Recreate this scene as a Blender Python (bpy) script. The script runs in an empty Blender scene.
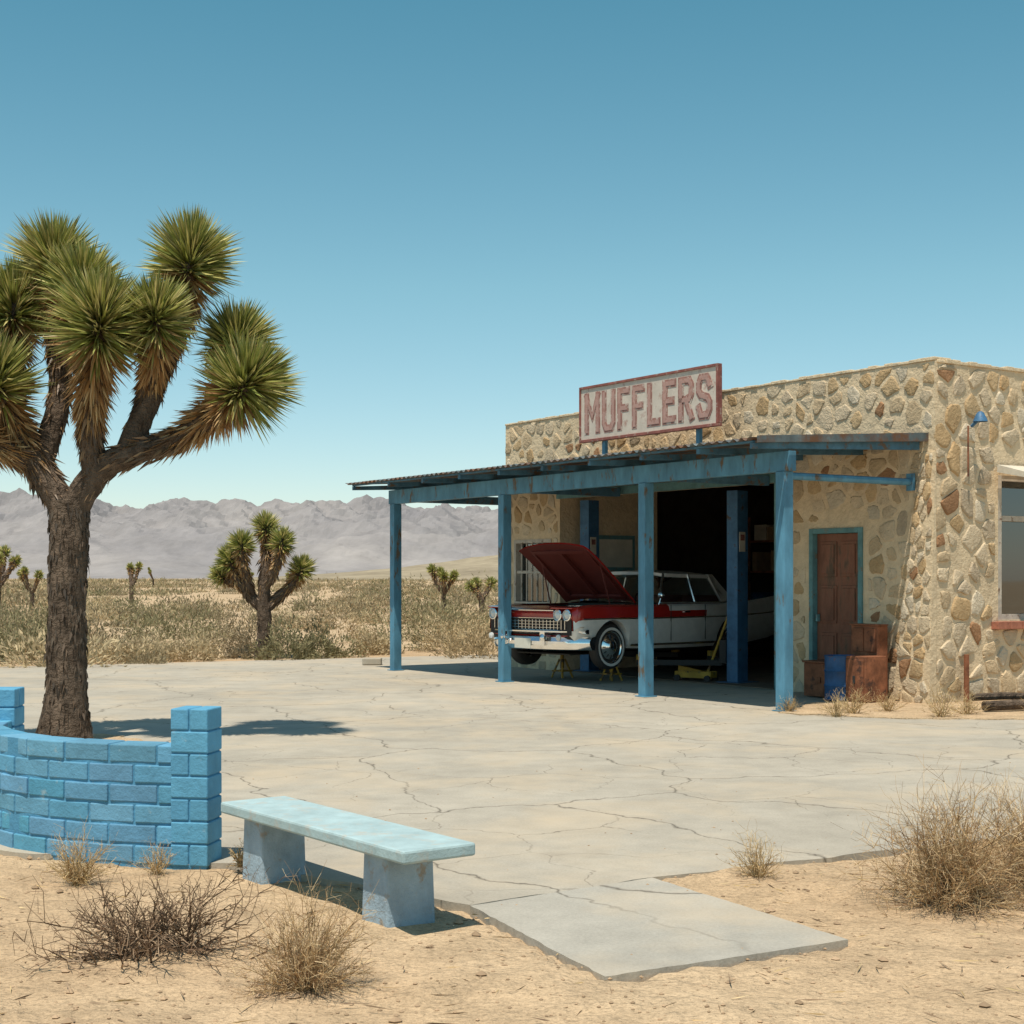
import bpy, math, random, bmesh
import numpy as np
from mathutils import Vector, noise, geometry, Matrix
random.seed(7); rng=np.random.default_rng(7)
scene=bpy.context.scene
COL=scene.collection
# ------------------------------------------------------------------ materials
def nodes(name):
    m=bpy.data.materials.new(name); m.use_nodes=True
    nt=m.node_tree; nt.nodes.clear()
    out=nt.nodes.new('ShaderNodeOutputMaterial'); b=nt.nodes.new('ShaderNodeBsdfPrincipled')
    nt.links.new(b.outputs[0],out.inputs[0])
    return m,nt,b,out
def N(nt,t,**k):
    n=nt.nodes.new(t)
    for a,v in k.items(): setattr(n,a,v)
    return n
def c4(c): return (c[0],c[1],c[2],1)
def noise_n(nt,co,scale,detail=6,rough=.6,dist=0):
    n=N(nt,'ShaderNodeTexNoise'); n.inputs['Scale'].default_value=scale; n.inputs['Detail'].default_value=min(detail,4)
    n.inputs['Roughness'].default_value=rough; n.inputs['Distortion'].default_value=dist
    nt.links.new(co,n.inputs['Vector']); return n.outputs['Fac']
def ramp(nt,fac,stops,interp='LINEAR'):
    r=N(nt,'ShaderNodeValToRGB'); r.color_ramp.interpolation=interp
    el=r.color_ramp.elements
    el[0].position=stops[0][0]; el[0].color=c4(stops[0][1])
    el[1].position=stops[-1][0]; el[1].color=c4(stops[-1][1])
    for p,c in stops[1:-1]:
        e=el.new(p); e.color=c4(c)
    nt.links.new(fac,r.inputs[0]); return r.outputs[0]
def mix(nt,fac,a,b,mode='MIX'):
    n=N(nt,'ShaderNodeMix',data_type='RGBA',blend_type=mode)
    if isinstance(fac,(int,float)): n.inputs[0].default_value=fac
    else: nt.links.new(fac,n.inputs[0])
    for i,v in ((6,a),(7,b)):
        if isinstance(v,tuple): n.inputs[i].default_value=c4(v)
        else: nt.links.new(v,n.inputs[i])
    return n.outputs[2]
def pos(nt): return N(nt,'ShaderNodeTexCoord').outputs['Object']
def bump(nt,b,h,strength=.5,dist=.02,prev=None):
    n=N(nt,'ShaderNodeBump'); n.inputs['Strength'].default_value=strength; n.inputs['Distance'].default_value=dist
    nt.links.new(h,n.inputs['Height'])
    if prev: nt.links.new(prev,n.inputs['Normal'])
    nt.links.new(n.outputs[0],b.inputs['Normal']); return n.outputs[0]
def g(v): return (v,v,v)
def mk(name,base,var=.2,scale=6,rough=.8,metal=0,bs=.3,bd=.01,bscale=None,attr=False,chip=None,chipt=(.6,.66),chips=5,spec=.3,stretch=None):
    m,nt,b,out=nodes(name); co=pos(nt)
    if stretch:
        mp=N(nt,'ShaderNodeMapping'); mp.inputs['Scale'].default_value=stretch; nt.links.new(co,mp.inputs[0]); cs=mp.outputs[0]
    else: cs=co
    f=noise_n(nt,cs,scale,5,.65)
    lo=tuple(x*(1-var) for x in base); hi=tuple(min(1,x*(1+var)) for x in base)
    col=ramp(nt,f,[(.3,lo),(.7,hi)])
    f2=noise_n(nt,co,scale*.17,2,.5)
    col=mix(nt,1.0,col,ramp(nt,f2,[(.3,g(1-var*.5)),(.7,g(1.0))]),'MULTIPLY')
    if attr:
        a=N(nt,'ShaderNodeVertexColor',layer_name='Col'); col=mix(nt,1.0,col,a.outputs[0],'MULTIPLY')
    if chip:
        cf=noise_n(nt,cs,chips,4,.7); mk_=ramp(nt,cf,[(chipt[0],g(0)),(chipt[1],g(1))]); col=mix(nt,mk_,col,chip)
    nt.links.new(col,b.inputs['Base Color'])
    b.inputs['Roughness'].default_value=rough; b.inputs['Metallic'].default_value=metal
    b.inputs['Specular IOR Level'].default_value=spec
    if bs: bump(nt,b,noise_n(nt,co,bscale or scale*5,3,.7),bs,bd)
    return m
def plain(name,c,rough=.5,metal=0,spec=.5,coat=0):
    m,nt,b,out=nodes(name); co=pos(nt)
    f=noise_n(nt,co,9,2); col=ramp(nt,f,[(.3,tuple(x*.88 for x in c)),(.7,c)])
    nt.links.new(col,b.inputs['Base Color']); b.inputs['Roughness'].default_value=rough
    b.inputs['Metallic'].default_value=metal; b.inputs['Specular IOR Level'].default_value=spec
    b.inputs['Coat Weight'].default_value=coat; b.inputs['Coat Roughness'].default_value=.08
    return m
def concrete(name,base,crackscale=.42):
    m,nt,b,out=nodes(name); co=pos(nt)
    big=noise_n(nt,co,.35,4,.6); mid=noise_n(nt,co,2.6,5,.7); fine=noise_n(nt,co,60,3,.8)
    col=ramp(nt,big,[(.3,tuple(x*.84 for x in base)),(.7,tuple(x*1.08 for x in base))])
    col=mix(nt,1.0,col,ramp(nt,mid,[(.28,g(.82)),(.62,g(1.0)),(.8,g(1.06))]),'MULTIPLY')
    col=mix(nt,1.0,col,ramp(nt,fine,[(.3,g(.84)),(.65,g(1.05))]),'MULTIPLY')
    d=noise_n(nt,co,.8,5,.65,.4); col=mix(nt,ramp(nt,d,[(.46,g(0)),(.75,g(.65))]),col,(.54,.43,.30))
    s=noise_n(nt,co,.9,4,.55); st=ramp(nt,s,[(.62,g(0)),(.76,g(.30))]); col=mix(nt,st,col,(.17,.15,.125))
    warp=N(nt,'ShaderNodeTexNoise'); warp.inputs['Scale'].default_value=1.5; warp.inputs['Detail'].default_value=5; nt.links.new(co,warp.inputs['Vector'])
    va=N(nt,'ShaderNodeVectorMath',operation='SCALE'); va.inputs[3].default_value=.7; nt.links.new(warp.outputs['Color'],va.inputs[0])
    vb=N(nt,'ShaderNodeVectorMath',operation='ADD'); nt.links.new(co,vb.inputs[0]); nt.links.new(va.outputs[0],vb.inputs[1])
    for sc,wd,th,st_ in ((crackscale,.0028,(.22,.40),.85),(crackscale*2.6,.0045,(.42,.58),.7)):
        v=N(nt,'ShaderNodeTexVoronoi',feature='DISTANCE_TO_EDGE',voronoi_dimensions='2D'); v.inputs['Scale'].default_value=sc
        nt.links.new(vb.outputs[0],v.inputs['Vector'])
        cr=ramp(nt,v.outputs['Distance'],[(0,g(st_)),(wd*.6,g(st_*.85)),(wd*2,g(0))])
        br=ramp(nt,noise_n(nt,co,.5 if sc<1 else .4,2,.5),[(th[0],g(0)),(th[1],g(1))])
        col=mix(nt,mix(nt,1.0,cr,br,'MULTIPLY'),col,(.095,.08,.062))
    nt.links.new(col,b.inputs['Base Color']); b.inputs['Roughness'].default_value=.88; b.inputs['Specular IOR Level'].default_value=.2
    bump(nt,b,fine,.35,.008)
    return m
def sandmat():
    m,nt,b,out=nodes('desert_sand'); co=pos(nt)
    big=noise_n(nt,co,.25,4,.6); mid=noise_n(nt,co,3,5,.7); fine=noise_n(nt,co,45,4,.8)
    col=ramp(nt,big,[(.3,(.53,.37,.225)),(.7,(.65,.485,.315))])
    col=mix(nt,1.0,col,ramp(nt,mid,[(.28,g(.74)),(.6,g(1.0)),(.75,g(1.08))]),'MULTIPLY')
    col=mix(nt,1.0,col,ramp(nt,fine,[(.32,g(.64)),(.55,g(1.0)),(.75,g(1.12))]),'MULTIPLY')
    nt.links.new(col,b.inputs['Base Color']); b.inputs['Roughness'].default_value=.95; b.inputs['Specular IOR Level'].default_value=.1
    n1=bump(nt,b,noise_n(nt,co,7,4,.65),.9,.08); bump(nt,b,fine,.6,.014,n1)
    return m
def attrmat(name,rough=.7,spec=.2,trans=0.0,var=.15,scale=20):
    m,nt,b,out=nodes(name); a=N(nt,'ShaderNodeVertexColor',layer_name='Col'); col=a.outputs[0]
    nt.links.new(col,b.inputs['Base Color']); b.inputs['Roughness'].default_value=rough; b.inputs['Specular IOR Level'].default_value=spec
    if trans:
        t=N(nt,'ShaderNodeBsdfTranslucent'); nt.links.new(col,t.inputs[0]); ms=N(nt,'ShaderNodeMixShader'); ms.inputs[0].default_value=trans
        nt.links.new(b.outputs[0],ms.inputs[1]); nt.links.new(t.outputs[0],ms.inputs[2]); nt.links.new(ms.outputs[0],out.inputs[0])
    return m
def glassmat(name='window_glass',tint=(.5,.55,.55),op=.35):
    m,nt,b,out=nodes(name); nt.nodes.remove(b)
    t=N(nt,'ShaderNodeBsdfTransparent'); t.inputs[0].default_value=c4(tint)
    gl=N(nt,'ShaderNodeBsdfGlossy'); gl.inputs['Roughness'].default_value=.03; gl.inputs[0].default_value=(.9,.95,1,1)
    fr=N(nt,'ShaderNodeFresnel'); fr.inputs[0].default_value=1.6
    ma=N(nt,'ShaderNodeMath',operation='ADD'); ma.inputs[1].default_value=op*.25; nt.links.new(fr.outputs[0],ma.inputs[0])
    ms=N(nt,'ShaderNodeMixShader'); nt.links.new(ma.outputs[0],ms.inputs[0]); nt.links.new(t.outputs[0],ms.inputs[1]); nt.links.new(gl.outputs[0],ms.inputs[2])
    nt.links.new(ms.outputs[0],out.inputs[0]); return m
M={}
M['sand']=sandmat()
M['conc']=concrete('cracked_concrete',(.45,.405,.335),.42)
M['walk']=concrete('walkway_concrete',(.44,.41,.355),.22)
M['mortar']=mk('wall_mortar',(.66,.52,.35),.14,5,.95,bs=.8,bd=.025,bscale=14,spec=.1)
M['stone']=mk('field_stone',(1,1,1),.26,6,.9,bs=.9,bd=.025,bscale=24,attr=True,spec=.1)
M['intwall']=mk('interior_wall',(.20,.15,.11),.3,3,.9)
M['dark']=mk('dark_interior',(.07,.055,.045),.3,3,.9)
M['bluepaint']=mk('weathered_blue_paint',(.09,.24,.35),.28,5,.6,bs=.4,bd=.006,chip=(.12,.09,.06),chipt=(.58,.66),chips=6,stretch=(1,1,.35))
M['beam']=mk('faded_blue_beam',(.07,.17,.25),.35,4,.7,bs=.5,bd=.008,chip=(.13,.09,.06),chipt=(.56,.64),chips=5)
M['corr']=mk('corrugated_metal',(.13,.16,.17),.35,4,.6,metal=.3,chip=(.16,.08,.045),chipt=(.45,.6),chips=3)
M['brickblue']=mk('blue_painted_block',(.11,.33,.50),.13,7,.75,bs=.6,bd=.010,bscale=30,attr=True,chip=(.24,.38,.46),chipt=(.62,.72),chips=9)
M['benchblue']=mk('pale_blue_concrete',(.37,.49,.51),.14,7,.8,bs=.5,bd=.006,bscale=60,chip=(.42,.42,.38),chipt=(.54,.7),chips=9)
M['benchleg']=mk('blue_concrete_leg',(.32,.42,.50),.18,7,.85,bs=.7,bd=.01,bscale=45,chip=(.3,.27,.23),chipt=(.56,.68),chips=9)
M['bark']=mk('joshua_bark',(.13,.095,.07),.5,10,.95,bs=1,bd=.06,bscale=16,stretch=(1,1,.4),spec=.1)
M['leaf']=attrmat('yucca_leaf',.45,.35,.2)
M['twig']=attrmat('dry_twig',.9,.1)
M['scrub']=attrmat('scrub_leaf',.85,.1,.25)
M['rock']=attrmat('pebble',.95,.1)
M['signw']=mk('faded_sign_white',(.62,.54,.46),.12,4,.7,bs=.3,chip=(.42,.27,.22),chipt=(.58,.72),chips=6)
M['signr']=mk('sign_red_trim',(.28,.10,.08),.3,6,.7,chip=(.4,.3,.25),chipt=(.56,.66),chips=8)
M['signp']=mk('faded_red_lettering',(.34,.17,.14),.2,5,.7,chip=(.54,.45,.39),chipt=(.50,.62),chips=9)
M['signl']=mk('faded_pink_lettering',(.46,.28,.24),.15,5,.7,chip=(.38,.21,.17),chipt=(.52,.6),chips=10)
M['door']=mk('old_red_brown_door',(.24,.10,.06),.4,5,.7,chip=(.11,.07,.045),chipt=(.5,.62),chips=5,stretch=(1,1,.3))
M['teal']=mk('teal_frame',(.12,.25,.26),.25,6,.7,chip=(.2,.14,.09),chipt=(.6,.66))
M['rust']=mk('rusted_metal',(.26,.10,.05),.45,6,.8,chip=(.07,.035,.025),chipt=(.55,.66),chips=5)
M['bluedrum']=mk('blue_drum',(.03,.10,.24),.3,5,.5,chip=(.15,.07,.04),chipt=(.62,.68))
M['yellow']=mk('yellow_paint',(.42,.26,.04),.25,6,.6,chip=(.1,.07,.04),chipt=(.55,.62))
M['cream']=mk('cream_paint',(.62,.56,.46),.12,5,.7)
M['frame']=mk('white_frame',(.50,.44,.37),.2,8,.7,chip=(.2,.13,.09),chipt=(.6,.66))
M['redbrick']=mk('red_sill_brick',(.36,.14,.09),.3,8,.9)
M['cardboard']=mk('cardboard',(.35,.24,.14),.2,6,.9)
M['glass']=glassmat()
M['carglass']=glassmat('car_glass',(.70,.76,.76),.4)
M['white']=plain('white_car_paint',(.80,.78,.73),.28,0,.5,.6)
M['red']=plain('red_car_paint',(.42,.022,.016),.25,0,.5,.6)
M['chrome']=plain('chrome',(.90,.90,.89),.14,1)
M['black']=plain('black_rubber',(.028,.027,.026),.75)
M['under']=plain('dark_underbody',(.03,.026,.022),.8)
M['hoodin']=plain('hood_underside_red',(.12,.020,.015),.6)
M['seat']=plain('red_seat',(.22,.03,.025),.6)
M['lamp']=plain('headlamp_glass',(.60,.60,.58),.1,0,.8,1)
M['ww']=plain('whitewall_rubber',(.70,.68,.63),.6)
M['liftblue']=mk('lift_blue_paint',(.055,.15,.28),.3,5,.5,chip=(.08,.06,.05),chipt=(.60,.66))
M['plate']=plain('plate',(.6,.58,.5),.5)
def mountmat(name,a,b_,sc):
    m,nt,b,out=nodes(name); co=pos(nt)
    f=noise_n(nt,co,sc,5,.65); col=ramp(nt,f,[(.3,a),(.7,b_)])
    f2=noise_n(nt,co,sc*6,5,.7); col=mix(nt,1.0,col,ramp(nt,f2,[(.3,g(.82)),(.7,g(1.1))]),'MULTIPLY')
    nt.links.new(col,b.inputs['Base Color']); b.inputs['Roughness'].default_value=1; b.inputs['Specular IOR Level'].default_value=0
    return m
M['mount']=mountmat('haze_tinted_mountain_rock',(.225,.215,.225),(.335,.31,.30),.0018)  # distance haze is put into the rock's base colour
M['hill']=mountmat('hill_scrub',(.24,.20,.145),(.38,.32,.23),.02)
# ------------------------------------------------------------------ mesh builders
def empty(name,loc=(0,0,0)):
    e=bpy.data.objects.new(name,None); e.location=loc; e.empty_display_size=.3; COL.objects.link(e); return e
def ident(a,b,c): return (a,b,c)
class MB:
    def __init__(s): s.v=[];s.f=[];s.m=[];s.c=[]
    def add(s,vs,fs,mat=0,col=(1,1,1)):
        o=len(s.v); s.v.extend([tuple(x) for x in vs])
        for i,f in enumerate(fs):
            s.f.append([o+k for k in f]); s.m.append(mat[i] if isinstance(mat,list) else mat); s.c.append(col)
    def box(s,a0,a1,b0,b1,c0,c1,mat=0,F=ident,col=(1,1,1)):
        P=[F(a,b,c) for c in (c0,c1) for b in (b0,b1) for a in (a0,a1)]
        s.add(P,[(0,2,3,1),(4,5,7,6),(0,1,5,4),(2,6,7,3),(0,4,6,2),(1,3,7,5)],mat,col)
    def tube(s,pts,rad,seg=8,mat=0,col=(1,1,1),cap=True):
        pts=[Vector(p) for p in pts]
        if not isinstance(rad,(list,tuple)): rad=[rad]*len(pts)
        t=(pts[1]-pts[0]).normalized(); up=Vector((0,0,1)) if abs(t.z)<.9 else Vector((1,0,0))
        x=t.cross(up).normalized(); vs=[]
        for i,p in enumerate(pts):
            if i==0: t=pts[1]-pts[0]
            elif i==len(pts)-1: t=pts[-1]-pts[-2]
            else: t=pts[i+1]-pts[i-1]
            t.normalize(); x=(x-t*x.dot(t)).normalized(); y=t.cross(x)
            for k in range(seg):
                a=2*math.pi*k/seg; vs.append(p+(x*math.cos(a)+y*math.sin(a))*rad[i])
        fs=[]
        for i in range(len(pts)-1):
            for k in range(seg):
                k2=(k+1)%seg; fs.append((i*seg+k,i*seg+k2,(i+1)*seg+k2,(i+1)*seg+k))
        if cap: fs.append(tuple(reversed(range(seg)))); fs.append(tuple(range((len(pts)-1)*seg,len(pts)*seg)))
        s.add(vs,fs,mat,col)
    def lathe(s,c,axis,prof,seg=28,mats=0,F=ident):
        c=Vector(c);a=Vector(axis).normalized(); up=Vector((0,0,1)) if abs(a.z)<.9 else Vector((1,0,0))
        x=a.cross(up).normalized(); y=a.cross(x)
        vs=[];fs=[];ms=[]
        for r,h in prof:
            for k in range(seg):
                t=2*math.pi*k/seg; vs.append(F(*(c+a*h+(x*math.cos(t)+y*math.sin(t))*r)))
        for i in range(len(prof)-1):
            for k in range(seg):
                k2=(k+1)%seg; fs.append((i*seg+k,i*seg+k2,(i+1)*seg+k2,(i+1)*seg+k)); ms.append(mats[i] if isinstance(mats,list) else mats)
        s.add(vs,fs,ms)
    def build(s,name,mats,parent=None,smooth=False,bevel=0,angle=40):
        me=bpy.data.meshes.new(name); me.from_pydata(s.v,[],s.f)
        for m in mats: me.materials.append(M[m] if isinstance(m,str) else m)
        me.polygons.foreach_set('material_index',s.m)
        at=me.color_attributes.new('Col','FLOAT_COLOR','CORNER')
        tot=np.array([p.loop_total for p in me.polygons]); c=np.ones((len(s.c),4)); c[:,:3]=np.array(s.c)
        at.data.foreach_set('color',np.repeat(c,tot,axis=0).ravel())
        me.update(); ob=bpy.data.objects.new(name,me); COL.objects.link(ob)
        if parent: ob.parent=parent; ob.matrix_parent_inverse=Matrix.Translation(-parent.location)
        if bevel:
            md=ob.modifiers.new('bevel','BEVEL'); md.width=bevel; md.segments=2; md.limit_method='ANGLE'; md.angle_limit=math.radians(40)
        if smooth:
            me.polygons.foreach_set('use_smooth',[True]*len(me.polygons)); me.set_sharp_from_angle(angle=math.radians(angle))
        return ob
def build_tris(name,V,Fa,C,mat,parent=None):
    me=bpy.data.meshes.new(name); n=len(V);k=len(Fa)
    me.vertices.add(n); me.vertices.foreach_set('co',V.astype(np.float32).ravel())
    me.loops.add(k*3); me.loops.foreach_set('vertex_index',Fa.astype(np.int32).ravel())
    me.polygons.add(k); me.polygons.foreach_set('loop_start',np.arange(0,k*3,3,dtype=np.int32)); me.polygons.foreach_set('loop_total',np.full(k,3,dtype=np.int32))
    me.materials.append(M[mat]); me.update(calc_edges=True); me.validate()
    at=me.color_attributes.new('Col','FLOAT_COLOR','CORNER'); c=np.ones((k,4)); c[:,:3]=C
    at.data.foreach_set('color',np.repeat(c,3,axis=0).astype(np.float32).ravel())
    ob=bpy.data.objects.new(name,me); COL.objects.link(ob)
    if parent: ob.parent=parent; ob.matrix_parent_inverse=Matrix.Translation(-parent.location)
    return ob
def unit(a): return a/np.maximum(np.linalg.norm(a,axis=1,keepdims=True),1e-9)
def blades(P,D,L,W,C,droop=0.0):
    n=len(P); D=unit(D); L=np.broadcast_to(L,(n,))[:,None]; W=np.broadcast_to(W,(n,))[:,None]
    S=unit(np.cross(D,rng.normal(size=(n,3)))); U=np.cross(S,D)
    mid=P+D*L*.3; tip=P+D*L; tip[:,2]-=(droop*L[:,0])
    V=np.stack([P,mid+S*W*.5+U*W*.25,mid-S*W*.5+U*W*.25,tip],1).reshape(-1,3)
    b=np.arange(n)[:,None]*4
    Fa=np.concatenate([b+np.array([[0,1,3]]),b+np.array([[0,3,2]])],1).reshape(-1,3)
    return V,Fa,np.repeat(C,2,axis=0)
class TB:
    def __init__(s): s.V=[];s.F=[];s.C=[];s.o=0
    def add(s,t):
        V,Fa,C=t; s.V.append(V); s.F.append(Fa+s.o); s.C.append(C); s.o+=len(V)
    def build(s,name,mat,parent=None): return build_tris(name,np.concatenate(s.V),np.concatenate(s.F),np.concatenate(s.C),mat,parent)
def cols(n,pal,jit=.15):
    pal=np.array(pal); c=pal[rng.integers(0,len(pal),n)]; return np.clip(c*(1+rng.normal(size=(n,1))*jit),0,1)
def fixn(ob):
    bm=bmesh.new(); bm.from_mesh(ob.data); bmesh.ops.recalc_face_normals(bm,faces=bm.faces); bm.to_mesh(ob.data); bm.free()
# ------------------------------------------------------------------ world, sun, camera
EL=math.radians(70); TH=math.radians(20)
S=Vector((-math.sin(TH)*math.cos(EL),-math.cos(TH)*math.cos(EL),math.sin(EL)))
w=bpy.data.worlds.new('World'); scene.world=w; w.use_nodes=True; nt=w.node_tree
bg=nt.nodes['Background']; sky=nt.nodes.new('ShaderNodeTexSky'); sky.sky_type='NISHITA'; sky.sun_disc=False
sky.sun_elevation=EL; sky.sun_rotation=math.radians(200); sky.air_density=1.0; sky.dust_density=.6; sky.ozone_density=1.0; sky.altitude=900
tc=nt.nodes.new('ShaderNodeTexCoord'); sep=nt.nodes.new('ShaderNodeSeparateXYZ'); nt.links.new(tc.outputs['Generated'],sep.inputs[0])
def mrange(a,b):
    n=nt.nodes.new('ShaderNodeMapRange'); n.inputs['From Min'].default_value=a; n.inputs['From Max'].default_value=b; nt.links.new(sep.outputs['Z'],n.inputs['Value']); return n.outputs[0]
def wm(fac,a,b,mode='MIX'):
    n=nt.nodes.new('ShaderNodeMix'); n.data_type='RGBA'; n.blend_type=mode
    if isinstance(fac,float): n.inputs[0].default_value=fac
    else: nt.links.new(fac,n.inputs[0])
    for i,v in ((6,a),(7,b)):
        if isinstance(v,tuple): n.inputs[i].default_value=(*v,1)
        else: nt.links.new(v,n.inputs[i])
    return n.outputs[2]
t0=wm(mrange(0,.19),(1.34,1.28,1.28),(1.10,1.46,1.22)); t1=wm(mrange(.19,.38),t0,(.68,1.34,1.13)); t2=wm(mrange(.45,1.0),t1,(1.2,1.25,1.05))
nt.links.new(wm(1.0,sky.outputs[0],t2,'MULTIPLY'),bg.inputs[0]); bg.inputs[1].default_value=.10
sl=bpy.data.lights.new('sun','SUN'); sl.energy=5.0; sl.angle=math.radians(.53); sl.color=(1,.925,.79)
so=bpy.data.objects.new('sun',sl); so.rotation_euler=S.to_track_quat('Z','Y').to_euler(); so.location=(0,0,30); COL.objects.link(so)
cam=bpy.data.cameras.new('camera'); co=bpy.data.objects.new('camera',cam); COL.objects.link(co); scene.camera=co
co.location=(0,0,1.6); co.rotation_euler=(math.radians(90),0,0); cam.sensor_width=36; cam.lens=1500/1024*36; cam.shift_y=66/1024; cam.clip_end=20000; cam.clip_start=.05
scene.view_settings.view_transform='Standard'; scene.view_settings.look='None'; scene.view_settings.exposure=0
# ------------------------------------------------------------------ frames
C0=Vector((5.36,19.0,0)); U=Vector((.553,-.833,0)).normalized(); NN=Vector((U.y,-U.x,0))
def W(s,w_,z): p=C0-U*s+NN*w_; return (p.x,p.y,z)
def R(t,o,z): p=C0-NN*t+U*o; return (p.x,p.y,z)
P_=lambda o,t,z: R(t,o,z)
def hexa(mb,pts,mat=0): mb.add(pts,[(0,2,3,1),(4,5,7,6),(0,1,5,4),(2,6,7,3),(0,4,6,2),(1,3,7,5)],mat)
# ------------------------------------------------------------------ ground, lot
lot=[(-.2,7.34),(-1.55,8.42),(-2.9,8.75),(-5.2,10.6),(-24,8),(-24,19.8),(-2.3,30.4),(3,33),(16,26),(16,16.35),(.76,8.03)]
def inpoly(x,y,poly):
    ins=np.zeros(x.shape,bool); n=len(poly)
    for i in range(n):
        x0,y0=poly[i];x1,y1=poly[(i+1)%n]
        c=((y0>y)!=(y1>y))&(x<(x1-x0)*(y-y0)/((y1-y0)+1e-12)+x0); ins^=c
    return ins
def gz(x,y): return -.022+noise.noise((x*.9,y*.9,0))*.034+noise.noise((x*3.1,y*3.1,5))*.018
def grid_axis(n,k,ext,c,t0,t1): t=np.linspace(t0,t1,n); return c+ext*np.sinh(k*t)/math.sinh(k)
xs=grid_axis(420,9,6500,0,-1,1); ys=grid_axis(320,9,7500,8,-.42,1)
X,Y=np.meshgrid(xs,ys)
walkp=[(.373,6.015),(1.485,6.63),(.76,8.03),(-.2,7.34)]
ins=inpoly(X,Y,lot)|inpoly(X,Y,walkp)
Z=np.zeros_like(X)
for i in range(X.shape[0]):
    for j in range(X.shape[1]):
        x,y=X[i,j],Y[i,j]; z=gz(x,y)
        if y>32: z+=noise.noise((x*.03,y*.03,2))*min(.5,(y-32)*.01)
        Z[i,j]=z
Z[ins]=np.minimum(Z[ins],-.035)-.02
nx,ny=len(xs),len(ys); idx=np.arange(nx*ny).reshape(ny,nx)
q=np.stack([idx[:-1,:-1],idx[:-1,1:],idx[1:,1:],idx[1:,:-1]],-1).reshape(-1,4)
me=bpy.data.meshes.new('ground'); me.from_pydata(np.stack([X,Y,Z],-1).reshape(-1,3).tolist(),[],q.tolist()); me.materials.append(M['sand'])
me.polygons.foreach_set('use_smooth',[True]*len(me.polygons)); gr=bpy.data.objects.new('desert_ground',me); COL.objects.link(gr)
def slab(name,poly,z1,z0,mat,jit=.02,step=.12,jmax=40):
    pts=[]
    for i in range(len(poly)):
        a=Vector(poly[i]);b=Vector(poly[(i+1)%len(poly)]); L=(b-a).length; n=max(1,int(L/step)) if min(a.y,b.y)<jmax else 1; n=min(n,160)
        nrm=Vector((-(b-a).y,(b-a).x)).normalized()
        for k in range(n):
            p=a+(b-a)*(k/n)
            if k: p=p+nrm*(noise.noise((p.x*2.3,p.y*2.3,3))*jit*1.6+random.uniform(-1,1)*jit*.5)
            pts.append((p.x,p.y))
    tri=geometry.tessellate_polygon([[Vector((x,y,0)) for x,y in pts]]); n=len(pts)
    mb=MB(); vs=[(x,y,z1) for x,y in pts]+[(x,y,z0) for x,y in pts]
    fs=[]
    for t in tri:
        a,b,c=[Vector(pts[i]) for i in t]
        fs.append(tuple(t) if (b-a).cross(c-a)>0 else tuple(reversed(t)))
    fs+=[(i,i+n,(i+1)%n+n,(i+1)%n) for i in range(n)]
    mb.add(vs,fs,0); return mb.build(name,[mat])
slab('concrete_lot',lot,0,-.12,'conc',.03)
slab('concrete_walkway',[(.373,6.015),(1.485,6.63),(.748,8.005),(-.205,7.318)],.002,-.10,'walk',.009,.05)
slab('dirt_patch',[(3.15,17.75),(4.4,17.0),(6.6,16.9),(12,20.5),(12.5,25),(5.5,20),(4.6,20.0),(3.9,19.2)],.012,-.01,'sand',.12,.15)
slab('dirt_patch',[(-5.2,14.2),(-4.5,13.8),(-3.9,14.1),(-3.6,14.6),(-4.0,15.2),(-4.6,15.3),(-5.2,14.8)],.01,-.01,'sand',.1,.1)
# ------------------------------------------------------------------ mountains
def mountain(name,x0,x1,y0,y1,nx,ny,hf,mat,ns,amp,rid):
    V=[];F=[]
    for j in range(ny):
        v=j/(ny-1)
        for i in range(nx):
            x=x0+(x1-x0)*i/(nx-1); y=y0+(y1-y0)*v
            e=math.sin(min(1,v/.72)*math.pi/2)**1.35 if v<.72 else math.cos((v-.72)/.28*math.pi/2)
            r=noise.ridged_multi_fractal((x*ns,y*ns*1.0,rid),.9,2.1,7,1.0,2.0)/2.2
            h=hf(x)*e*(1-amp+amp*r*1.15); V.append((x,y,h-6 if v==0 else h))
    for j in range(ny-1):
        for i in range(nx-1):
            a=j*nx+i; F.append((a,a+1,a+nx+1,a+nx))
    me=bpy.data.meshes.new(name); me.from_pydata(V,[],F); me.materials.append(M[mat]); ob=bpy.data.objects.new(name,me); COL.objects.link(ob); return ob
px=[-4200,-2600,-1700,-1500,-1300,-1000,-700,-350,-100,300,1200,3500]; ph=[150,250,312,305,280,272,275,272,242,228,210,160]
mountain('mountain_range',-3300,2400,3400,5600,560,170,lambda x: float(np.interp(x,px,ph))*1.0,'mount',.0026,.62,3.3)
mountain('low_hill',-330,520,900,1300,200,60,lambda x: 26*math.exp(-((x-60)/120)**2)+5*math.exp(-((x+90)/110)**2),'hill',.012,.25,1.1)
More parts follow.
